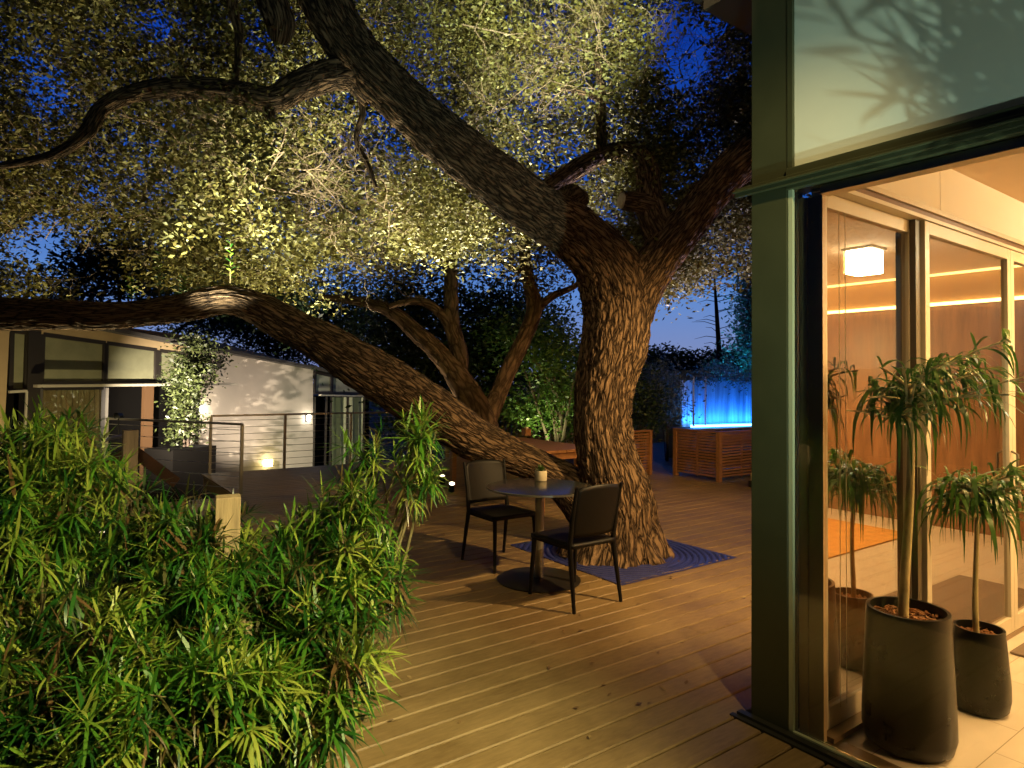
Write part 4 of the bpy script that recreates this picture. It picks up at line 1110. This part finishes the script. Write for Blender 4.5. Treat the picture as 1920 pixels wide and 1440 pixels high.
# wooden newel posts and stair
M_wood = mat('weathered_wood', (0.30, 0.22, 0.12), 0.75, var=0.3, scale=6, stretch=(6, 6, 0.6), bump=0.3, bscale=30)
p = at_d(245, 806, 8.4); 
o = MB().box(p.x - 0.085, p.x + 0.085, p.y - 0.085, p.y + 0.085, -1.25, p.z).build('wooden_post', M_wood, bevel=0.008)
tag(o, 'thick weathered wooden post at the head of the stairs, left of the cable railing', 'post', 'weathered wooden posts in the shrubs')
p = at_d(428, 930, 2.75)
o = MB().box(p.x - 0.048, p.x + 0.048, p.y - 0.048, p.y + 0.048, -1.25, p.z, rz=-0.2).build('wooden_post', M_wood, bevel=0.004)
tag(o, 'square cut wooden post rising from the shrubs in front of the dark deck', 'post', 'weathered wooden posts in the shrubs')
sb = empty('stair_frame', at_d(240, 830, 8.6), 'brown wooden stair beams sloping down either side of the thick post', 'stairs')
mbs = MB(); mbs.bar(at_d(245, 842, 8.9), at_d(160, 900, 8.2), 0.05, 0.15); mbs.bar(at_d(245, 842, 8.9), at_d(330, 905, 9.4), 0.05, 0.15); mbs.build('stringer', mat('brown_stringer', (0.10, 0.045, 0.02), 0.7, var=0.3, scale=5), sb)
hr = MB(); a = at_d(226, 818, 8.7); hr.tube([at_d(240, 818, 8.7), a, at_d(205, 822, 8.5), at_d(130, 872, 7.6)], 0.022, 8); hr.build('handrail', M_rail, sb)
cb = MB()
for k in range(6):
    cb.tube([at_d(240, 835 + 17 * k, 8.7), at_d(205, 842 + 17 * k, 8.5), at_d(130, 895 + 17 * k, 7.6)], 0.004, 5)
cb.build('cables', M_cable, sb)

# ================================================================== GUEST BUILDING ON THE LEFT
Q0 = Vector((0.05, 13.5, 0)); dQ = Vector((2.25, 1.5, 0)).normalized(); nQ = Vector((dQ.y, -dQ.x, 0))   # nQ faces us
def gq(px, py, off=0.0):
    return on_plane(px, py, Q0 + nQ * off, nQ)
gh = empty('guest_house', Q0 + Vector((0, 0, -1.3)), 'low pale building with dark framed windows and a sloping roof beyond the railing', 'house')
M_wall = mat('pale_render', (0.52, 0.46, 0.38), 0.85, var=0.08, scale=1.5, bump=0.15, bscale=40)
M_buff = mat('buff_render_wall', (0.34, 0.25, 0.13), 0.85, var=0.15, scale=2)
M_dfr = mat('dark_window_frame', (0.02, 0.016, 0.012), 0.5)
M_roof = mat('roof_edge', (0.05, 0.045, 0.04), 0.8)
def gpoly(pts, off, th, name, m, parent=gh, zfix=None):
    P = [gq(x, y, off) for x, y in pts]
    if zfix is not None:
        for i, z in zfix.items(): P[i].z = z
    return MB().prism(P, -nQ * th).build(name, m, parent)
# masses
P = [gq(372, 0), gq(587, 0)]
gpoly([(372, 632), (587, 689), (587, 900), (372, 900)], 0.0, 0.25, 'wall', M_wall, zfix={2: -1.3, 3: -1.3})
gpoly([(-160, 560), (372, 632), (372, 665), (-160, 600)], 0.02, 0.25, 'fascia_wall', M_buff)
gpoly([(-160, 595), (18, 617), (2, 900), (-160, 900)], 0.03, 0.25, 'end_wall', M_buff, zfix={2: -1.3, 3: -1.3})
gpoly([(18, 618), (376, 666), (376, 900), (10, 900)], -0.6, 0.1, 'unlit_room_sheet', mat('room_shade_black', (0.004, 0.0035, 0.003), 0.95, spec=0.1), zfix={2: -1.3, 3: -1.3})  # near-black sheet stands in for the shade of the room
# roof slab
rp = [gq(-160, 552, 0.25), gq(700, 712, 0.25)]
rb = MB(); rb.prism([rp[0], rp[1], rp[1] - nQ * 6, rp[0] - nQ * 6], Vector((0, 0, 0.07))); rb.build('roof', M_roof, gh)
M_gpane = mat('frosted_upper_glass', (0.20, 0.20, 0.12), 0.22, var=0.25, scale=1.2, spec=0.6)
def gwin(pts, label=None, m=M_gpane, off=-0.03):
    f = MB(); n = 4
    for i in range(4):
        a, b = gq(*pts[i], 0.0), gq(*pts[(i + 1) % 4], 0.0)
        f.bar(a, b, 0.07, 0.045, tuple(nQ))
    w_ = f.build('window', M_dfr, gh)
    if label: tag(w_, label)
    P = [gq(x, y, off) for x, y in pts]
    MB().prism(P, -nQ * 0.02).build('pane', m, w_)
gwin([(22, 620), (52, 624), (48, 732), (19, 733)], 'narrow upper window left of the dark column')
gwin([(80, 627), (197, 643), (195, 718), (77, 719)], 'widest upper window pane')
gwin([(199, 643), (293, 656), (292, 717), (197, 718)], 'middle upper window pane')
gwin([(298, 657), (370, 667), (370, 715), (296, 717)], 'upper window pane behind the climbing shrub')
gpoly([(54, 618), (78, 622), (74, 900), (48, 900)], 0.05, 0.2, 'dark_column', M_dfr, zfix={2: -1.3, 3: -1.3})
cp = MB(); cp.bar(gq(66, 724, 0.35), gq(443, 720, 0.35), 0.10, 0.045); cp.bar(gq(17, 735, 0.1), gq(50, 733, 0.1), 0.04, 0.04); cp.bar(gq(50, 734, 0.1), gq(44, 860, 0.1), 0.03, 0.03)
cp.build('canopy_rail', mat('pale_metal_trim', (0.5, 0.46, 0.36), 0.4, 0.3), gh)
def curtain(x0, x1, y0, y1, off, m, folds=9, name='curtain', parent=gh):
    mb = MB(); V, Fc = [], []; n = folds * 6
    for i in range(n + 1):
        q = i / n; x = x0 + (x1 - x0) * q; w_ = 0.03 * math.sin(q * folds * 2 * PI) + 0.012 * math.sin(q * folds * 5.3)
        for y in (y0, y1):
            P = gq(x, y, off); 
            if y == y1: P.z = -1.25
            V.append(P + nQ * w_)
    for i in range(n): Fc.append((2 * i, 2 * i + 1, 2 * i + 3, 2 * i + 2))
    mb.add(V, Fc, True)
    return mb.build(name, m, parent)
M_curt = mat('tan_curtain', (0.34, 0.27, 0.15), 0.9)
dfr = MB()
for x, y0 in ((77, 728), (194, 726)): dfr.bar(gq(x, y0, 0.0), Vector((*gq(x, y0, 0.0).xy, -1.28)), 0.06, 0.06)
dfr.bar(gq(79, 728.5, 0.0), gq(192, 727.5, 0.0), 0.06, 0.06)
MB().bar(gq(372, 722, 0.0), Vector((*gq(372, 722, 0.0).xy, -1.28)), 0.06, 0.06).build('door_frame', M_dfr, gh)
w_ = dfr.build('glazed_door', M_dfr, gh)
MB().prism([gq(78, 728, -0.02), gq(193, 727, -0.02), Vector((*gq(193, 727, -0.02).xy, -1.25)), Vector((*gq(78, 728, -0.02).xy, -1.25))], -nQ * 0.01).build('pane', glass_mat('door_pane', (0.85, 0.85, 0.8), 0.12), w_)
curtain(79, 193, 729, 900, -0.14, M_curt, 11)
MB().bar(gq(201, 727, 0.02), Vector((*gq(201, 727, 0.02).xy, -1.25)), 0.05, 0.05).build('door_stile', mat('dull_steel', (0.12, 0.11, 0.09), 0.5, 0.3), gh)
MB().prism([gq(272, 722, 0.01), gq(289, 722, 0.01), Vector((*gq(289, 722, 0.01).xy, -1.25)), Vector((*gq(272, 722, 0.01).xy, -1.25))], -nQ * 0.08).build('door_post', mat('orange_wood_post', (0.09, 0.045, 0.016), 0.7), gh)
# right glazed end
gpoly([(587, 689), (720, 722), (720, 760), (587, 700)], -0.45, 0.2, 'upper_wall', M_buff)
gwin([(591, 698), (621, 705), (621, 736), (590, 737)], 'small upper window at the right end', mat('pale_glass', (0.30, 0.31, 0.24), 0.3))
gwin([(623, 705), (690, 722), (690, 738), (622, 737)], 'long upper window at the right end', mat('pale_glass', (0.30, 0.31, 0.24), 0.3))
MB().bar(gq(600, 741, 0.3), gq(690, 743, 0.3), 0.08, 0.04).build('canopy_rail', MATS['pale_metal_trim'], gh)
gpoly([(588, 742), (692, 742), (692, 900), (588, 900)], -0.9, 0.1, 'unlit_room_sheet', MATS['room_shade_black'], zfix={2: -1.3, 3: -1.3})  # black sheet again painted in for the unlit room
curtain(622, 681, 745, 900, -0.2, mat('pale_green_curtain', (0.42, 0.44, 0.28), 0.9), 5)
for x in (590, 612, 621, 652, 683): MB().bar(gq(x, 744, 0.0), Vector((*gq(x, 744, 0.0).xy, -1.25)), 0.05, 0.05).build('door_frame', M_dfr, gh)
# wall lamps
M_wl = emit_mat('wall_lamp_glow', (1, 0.95, 0.85), 16)
def wlamp(px, py, label, e, col=(1, 0.86, 0.66), w=0.09, h=0.15, m=M_wl, down=True):
    p = gq(px, py, 0.08); t = empty('wall_lamp', p, label, 'wall lamp', 'lit lamps on the pale wall')
    MB().bar(p - nQ * 0.075 - Vector((0, 0, h * 0.6)), p - nQ * 0.075 + Vector((0, 0, h * 0.6)), 0.08, 0.02, tuple(nQ)).build('backplate', M_dfr, t)
    MB().tube([p - Vector((0, 0, h / 2)), p + Vector((0, 0, h / 2))], w / 2, 14).build('diffuser', m, t)
    point('glow', p + nQ * 0.12, e, col, 0.05, t)
wlamp(379, 768, 'lit wall lamp half hidden behind the climbing shrub', 10)
wlamp(579, 784, 'lit wall lamp at the right end of the pale wall', 7)
wlamp(503, 868, 'low yellow lamp glowing at the foot of the pale wall', 9, (1, 0.8, 0.3), 0.2, 0.16, emit_mat('yellow_lamp_glow', (1, 0.82, 0.35), 14))
pq = gq(600, 860, 2.3); uplight((pq.x, pq.y, -0.95), gq(450, 740, 0), 420, (1.0, 0.84, 0.66), 70, 'floodlight added low behind the deck edge to brighten the pale wall', size=0.02)  # second flood, added out of sight to lift the wall
# climbing shrub against the wall in a planter
sp0 = gq(355, 880, 1.1); sp0.z = -1.3
M_climb = leaf_mat('climber_leaf', [(0.02, 0.028, 0.008), (0.04, 0.055, 0.014), (0.08, 0.10, 0.03)], 0.5, 0.2)
cs = empty('climbing_shrub', sp0, 'slender upright shrub growing in front of the pale wall', 'shrub')
c = Cloud(); gg = np.random.default_rng(8); pts = []
for px, py, rx, ry, n in ((375, 665, 30, 22, 40), (355, 700, 22, 40, 60), (350, 760, 20, 40, 40), (380, 700, 16, 25, 16), (345, 800, 22, 24, 22)):
    for _ in range(n): pts.append(list(gq(px + gg.normal() * rx * .6, py + gg.normal() * ry * .6, 1.1 + gg.normal() * 0.25)))
P = np.array(pts); c.add(leaf_cloud(P, np.full(len(P), 0.12), 30, 0.085, 0.8)); c.build('foliage', M_climb, cs)
mb = MB()
for k in range(5):
    mb.tube([sp0 + Vector((_r.uniform(-.1, .1), _r.uniform(-.1, .1), 0)), gq(352 + _r.uniform(-8, 8), 780, 1.1), gq(358 + _r.uniform(-18, 20), 690, 1.1), gq(372 + _r.uniform(-20, 20), 650, 1.1)], [0.03, 0.022, 0.014, 0.006], 6)
mb.build('stem', M_trunk, cs)
pp = gq(345, 850, 1.1)
o = MB().box(pp.x - 0.55, pp.x + 0.45, pp.y - 0.35, pp.y + 0.35, -1.29, gq(345, 838, 1.1).z, rz=math.atan2(dQ.y, dQ.x)).build('planter_box', mat('dark_box', (0.004, 0.0035, 0.003), 0.8, spec=0.05)); tag(o, 'dark square planter box under the climbing shrub', 'planter')

# ================================================================== FOREGROUND SHRUBS
def shoots(c, stems, P, D, n_leaf, L, seed, wd=0.078):
    """whorls of long narrow leaves round shoot tips at P pointing along D"""
    g = np.random.default_rng(seed); m = len(P)
    k = np.arange(n_leaf)
    al = g.uniform(0, 6.28, m)[:, None] + k[None, :] * 2.39996
    q = k[None, :] / n_leaf                                   # 0 = lowest leaf, 1 = tip
    # frame round D
    U = np.cross(D, rand_dirs(m, g)); U /= np.linalg.norm(U, axis=1)[:, None]; Wv = np.cross(D, U)
    el = 0.05 + 1.0 * q + g.normal(0, 0.12, (m, n_leaf))
    dr = D[:, None, :] * np.sin(el)[..., None] + (U[:, None, :] * np.cos(al)[..., None] + Wv[:, None, :] * np.sin(al)[..., None]) * np.cos(el)[..., None]
    sl = g.uniform(0.10, 0.2, m)
    B = P[:, None, :] + D[:, None, :] * (q * sl[:, None])[..., None]
    B, dr = B.reshape(-1, 3), dr.reshape(-1, 3)
    ln = (L * g.uniform(0.7, 1.1, (m, n_leaf)) * g.uniform(0.6, 1.15, (m, 1)) * (1 - 0.35 * q)).ravel()
    tone = np.clip(g.uniform(0.0, 1.0, m)[:, None] + g.normal(0, 0.14, (m, n_leaf)) + 0.2 * q, 0, 1).ravel()
    c.add(long_leaves(B, dr, ln, ln * wd * g.uniform(0.8, 1.25, len(ln)), g.uniform(0.0, 0.5, len(ln)), tone))
CLEAR = [(365, 485, 880, 1010, 3.0), (405, 450, 1160, 1230, 2.4)]
def bush(name, label, root, regions, seed, n_leaf=26, L=0.20, group='long leaved shrubs in the foreground'):
    """regions: (px, py, depth, rx px, ry px, rdepth, count)"""
    t = empty(name, root, label, 'shrub', group)
    g = np.random.default_rng(seed); c = Cloud(); sb = MB(); PP, DD = [], []
    for px, py, d, rx, ry, rd, n in regions:
        core = at_d(px, py + ry * 0.6, d + rd)
        for _ in range(int(n * 0.80)):
            while True:
                u, v, w_ = g.uniform(-1, 1, 3)
                if u * u + v * v + w_ * w_ < 1: break
            if any(a < px + u * rx < b and e < py + v * ry < f and d + w_ * rd < h for a, b, e, f, h in CLEAR): continue
            P = at_d(px + u * rx, py + v * ry, d + w_ * rd)
            if vnoise(np.array([list(P * 4.2)]), 51)[0] < 0.38: continue
            D = (P - core); D.normalize(); D = D + Vector((g.normal() * .5 - 0.1, g.normal() * .5 - 0.35, g.normal() * .35 + 0.15)); D.normalize()
            PP.append(list(P)); DD.append(list(D))
            if g.uniform() < 0.5:
                b = P.lerp(core, 0.6) - Vector((0, 0, 0.12))
                sb.tube([P + D * 0.1, P, P.lerp(b, 0.5) - Vector((0, 0, 0.02)), b], [0.002, 0.003, 0.004, 0.005], 5, False)
        # main stems
        for _ in range(max(2, n // 25)):
            e = at_d(px + g.uniform(-.6, .6) * rx, py + g.uniform(-.5, .3) * ry, d + g.uniform(-.4, .6) * rd)
            r0 = Vector(root) + Vector((g.normal() * .15, g.normal() * .15, 0))
            sb.tube([r0, r0.lerp(e, 0.5) + Vector((0, 0, -0.1)), e], [0.018, 0.012, 0.005], 7)
    shoots(c, sb, np.array(PP), np.array(DD), n_leaf, L, seed)
    sb.build('stems', M_stem, t)
    c.build('foliage', M_podo, t)
    return t
def groot(px, d): 
    p = at_d(px, 712, d); return Vector((min(p.x, 0.8), p.y, -1.3))
bush('long_leaved_shrub', 'tall bushy shrub with narrow leaves at the left edge of the photo', groot(60, 3.2),
     [(95, 900, 3.1, 110, 85, .35, 95), (30, 1010, 2.9, 140, 120, .4, 120), (160, 960, 3.0, 110, 90, .3, 70), (110, 830, 3.15, 60, 40, .15, 16), (60, 1120, 2.6, 150, 110, .3, 90)], 21)
bush('long_leaved_shrub', 'broad mass of narrow leaves round the square cut wooden post', groot(370, 3.0),
     [(330, 1035, 3.0, 150, 85, .4, 130), (480, 1090, 2.9, 150, 90, .4, 120), (330, 1150, 2.6, 170, 100, .3, 110), (300, 940, 3.25, 50, 28, .2, 10), (570, 1045, 3.0, 80, 50, .25, 28), (520, 1180, 2.6, 140, 90, .3, 80)], 22)
bush('long_leaved_shrub', 'leaning shrub whose long branch reaches right in front of the low limb', groot(640, 3.1),
     [(690, 960, 3.1, 80, 55, .2, 42), (745, 900, 3.15, 55, 45, .15, 26), (790, 850, 3.2, 32, 30, .1, 11), (812, 812, 3.2, 12, 14, .05, 3), (640, 1000, 3.0, 80, 70, .25, 42), (660, 1110, 2.8, 70, 90, .2, 55), (700, 1110, 2.85, 34, 60, .1, 10), (690, 870, 3.15, 36, 26, .1, 6)], 23)
bush('long_leaved_shrub', 'low front shrub of narrow leaves along the bottom left of the photo', groot(250, 2.3),
     [(120, 1300, 2.25, 200, 130, .25, 130), (360, 1330, 2.2, 190, 110, .25, 120), (560, 1300, 2.35, 110, 120, .2, 90), (620, 1200, 2.5, 70, 80, .15, 34), (250, 1420, 2.0, 350, 80, .2, 90)], 24)
# tan board and a green stake among the leaves
pb0 = at_d(437, 1200, 2.45)
o = MB().box(pb0.x - 0.06, pb0.x + 0.06, pb0.y - 0.03, pb0.y + 0.03, -1.25, at_d(437, 1172, 2.45).z, rz=0.4).build('wooden_board', M_wood); tag(o, 'tan wooden board half buried in the leaves below the square post', 'board')
sk = empty('garden_stake', at_d(409, 1260, 2.35), 'pale green thin stake standing among the shrub leaves', 'stake')
MB().tube([Vector((*at_d(409, 1260, 2.35).xy, -1.28)), at_d(409, 1170, 2.35)], 0.012, 8).build('rod', mat('pale_green_metal', (0.3, 0.45, 0.33), 0.4, 0.3), sk)
MB().tube([at_d(409, 1170, 2.35), at_d(409, 1167, 2.35)], 0.018, 10).build('cap', M_steel, sk)

# plant off to the right whose leaf shadow falls on the frosted pane
sp_ = empty('patio_palm', (2.45, -0.25, 0), 'strap leaved patio plant beside the glass facade', 'potted plant')
c = Cloud(); sb = MB(); g = np.random.default_rng(3)
PP, DD = [], []
for k in range(48):
    P = Vector((2.50 + g.normal() * 0.04, min(0.52, 0.31 + g.normal() * 0.085), 2.01 + g.normal() * 0.12)); PP.append(list(P)); D = Vector((g.normal() * .4, g.normal() * .8, 0.3 + g.normal() * .5)); D.normalize(); DD.append(list(D))
    sb.tube([Vector((2.45, -0.25, 0.4)), Vector((2.48, -0.22, 1.6)), Vector((2.5, 0.0, 2.0)), P], [0.008, 0.006, 0.004, 0.002], 5)
shoots(c, sb, np.array(PP), np.array(DD), 11, 0.14, 3, 0.085)
sb.build('stems', M_stem, sp_); c.build('foliage', M_podo, sp_)
MB().lathe((2.45, -0.25, 0), [(0.15, 0.002), (0.18, 0.05), (0.2, 0.42), (0.18, 0.42), (0.17, 0.38)], 32).build('pot', M_pot, sp_)

# ================================================================== GARDEN LIGHTS
NEU = (1.0, 0.91, 0.60)
# facade wash
uplight((1.75, -0.95, 0.32), (2.80, 0.85, 2.9), 360, (0.74, 1.0, 0.80), 104, 'small spotlight aimed up past the patio plant', size=0.016)
uplight((1.2, 0.35, 0.32), (2.83, 0.9, 3.0), 70, (0.72, 1.0, 0.85), 80, 'low spotlight added beside the glass facade to fill the pane shadow', size=0.05)  # unseen lamp added to fill the shadow on the frosted pane
# eave downlights of the house (over the camera): first two light deck and shrubs
for i, (x, y, tx, ty, tz, e, ang, col) in enumerate(((1.95, -1.3, 0.2, 2.6, 0.4, 2150, 54, (1.0, 0.88, 0.42)), (1.95, 0.5, 1.9, 4.2, 0, 250, 84, (1.0, 0.71, 0.30)), (7.6, 2.12, 6.2, 7.6, 0.7, 620, 60, (1.0, 0.56, 0.18)), (1.98, 1.9, 5.0, 4.6, 2.7, 55, 84, (1.0, 0.70, 0.38)))):  # last two added to brighten long table and trunk fork
    MB().lathe((x, y, 3.735), [(0.05, 0), (0.055, 0.009)], 18).build('eave_downlight', emit_mat('eave_lens_%d' % i, (1, 0.85, 0.6), 3), house)
    spot('eave_light', (x, y, 3.71), (tx, ty, tz), e, col, ang, 0.8, 0.04, house)
wl_ = empty('wall_fill_light', (4.3, YC + 0.13, 2.40), 'small dark lamp added on the far outer side of the glass house', 'wall lamp')  # added lamp in place of room light reaching deck and trunk
MB().box(4.25, 4.35, YC + 0.05, YC + 0.19, 2.41, 2.50).build('housing', M_black, wl_)
spot('downlight_beam', (4.3, YC + 0.22, 2.38), (4.9, 4.4, 0.0), 600, (1.0, 0.64, 0.25), 116, 0.9, 0.03, wl_)
uplight((2.7, 2.25, 4.12), at_d(1010, 5, 7.2), 2000, (0.95, 1.0, 0.66), 48, 'floodlight added on the edge of the house roof aimed into the crown', size=0.03)  # lamp added to brighten the top of the crown
def up_px(px, d, z, tpx, tpy, td, e, ang, label, col=NEU):
    p = at_d(px, 712, d); return uplight((p.x, p.y, z), at_d(tpx, tpy, td), e, col, ang, label)
up_px(690, 7.3, 0.16, 590, 130, 7.3, 2200, 70, 'spotlight on the ground behind the low limb, aimed at the pale patch of crown')
up_px(850, 9.3, 0.1, 950, -60, 6.6, 6500, 52, 'spotlight by the long table aimed at the top of the crown')
up_px(200, 6.6, 0.0, 250, 330, 6.8, 800, 100, 'spotlight under the left end of the low limb', (1.0, 0.82, 0.42))
up_px(832, 10.0, 0.1, 800, 400, 9.4, 200, 60, 'spotlight at the foot of the bare stems', (1.0, 0.75, 0.42))
up_px(1168, 6.95, 0.35, 1290, 330, 7.4, 900, 80, 'spotlight right of the oak trunk', (0.72, 0.62, 1.0))
up_px(1000, 11.9, 0.1, 1030, 700, 12.6, 150, 100, 'spotlight at the far rail aimed at the green tree', (0.95, 1.0, 0.45))
up_px(225, 6.6, 0.4, 300, 850, 8.4, 40, 90, 'little spotlight added to brighten the thick wooden stair post', (1.0, 0.8, 0.5))  # made-up lamp, only there to brighten the post
up_px(150, 3.9, 0.88, 605, 150, 7.2, 3800, 27, 'spotlight hidden behind the tall left shrub aimed at the pale patch of crown', (1.0, 0.95, 0.68))
# flood washing the pale wall, from the deck side
pq = gq(225, 760, 2.4); uplight((pq.x, pq.y, 1.0), gq(505, 760, 0), 3400, (1.0, 0.84, 0.66), 78, 'floodlight in the garden aimed at the pale wall', size=0.02)
pq = gq(100, 860, 2.5); uplight((pq.x, pq.y, -0.6), gq(140, 700, 0), 320, (1.0, 0.80, 0.42), 110, 'small floodlight before the curtained door')
pq = gq(650, 860, 3.0); uplight((pq.x, pq.y, -0.8), gq(650, 760, 0), 170, (0.95, 1.0, 0.65), 90, 'small floodlight before the right end of the pale building')

# fallen leaves on the deck
g = np.random.default_rng(99); n = 420
Lx = g.uniform(1.0, 6.5, n); Ly = g.uniform(1.2, 8.5, n)
kk = ~((Lx > XF - 0.15) & (Ly < YC + 0.3)) & (g.uniform(size=n) < np.clip(1.1 - np.abs(Lx - 3.5) * 0.2, 0.2, 1))
Lx, Ly = Lx[kk], Ly[kk]; n = len(Lx); a = g.uniform(0, 6.28, n)
C_ = np.stack([Lx, Ly, g.uniform(0.005, 0.012, n)], 1); A_ = np.stack([np.cos(a), np.sin(a), g.normal(0, 0.15, n)], 1); B_ = np.stack([-np.sin(a), np.cos(a), g.normal(0, 0.25, n)], 1)
sz = g.uniform(0.025, 0.05, n)[:, None]
V_, F_, U_ = quads_from(C_, A_ * sz / 2, B_ * sz * 0.28, g.uniform(0, 1, n))
o = link_mesh('fallen_leaves', np_mesh('fallen_leaves', V_, F_, False, U_), leaf_mat('dry_leaf', [(0.10, 0.05, 0.02), (0.2, 0.12, 0.05), (0.28, 0.2, 0.08)], 0.7, 0.1))
tag(o, 'small dry leaves scattered over the deck boards', 'fallen leaves', kind='stuff')
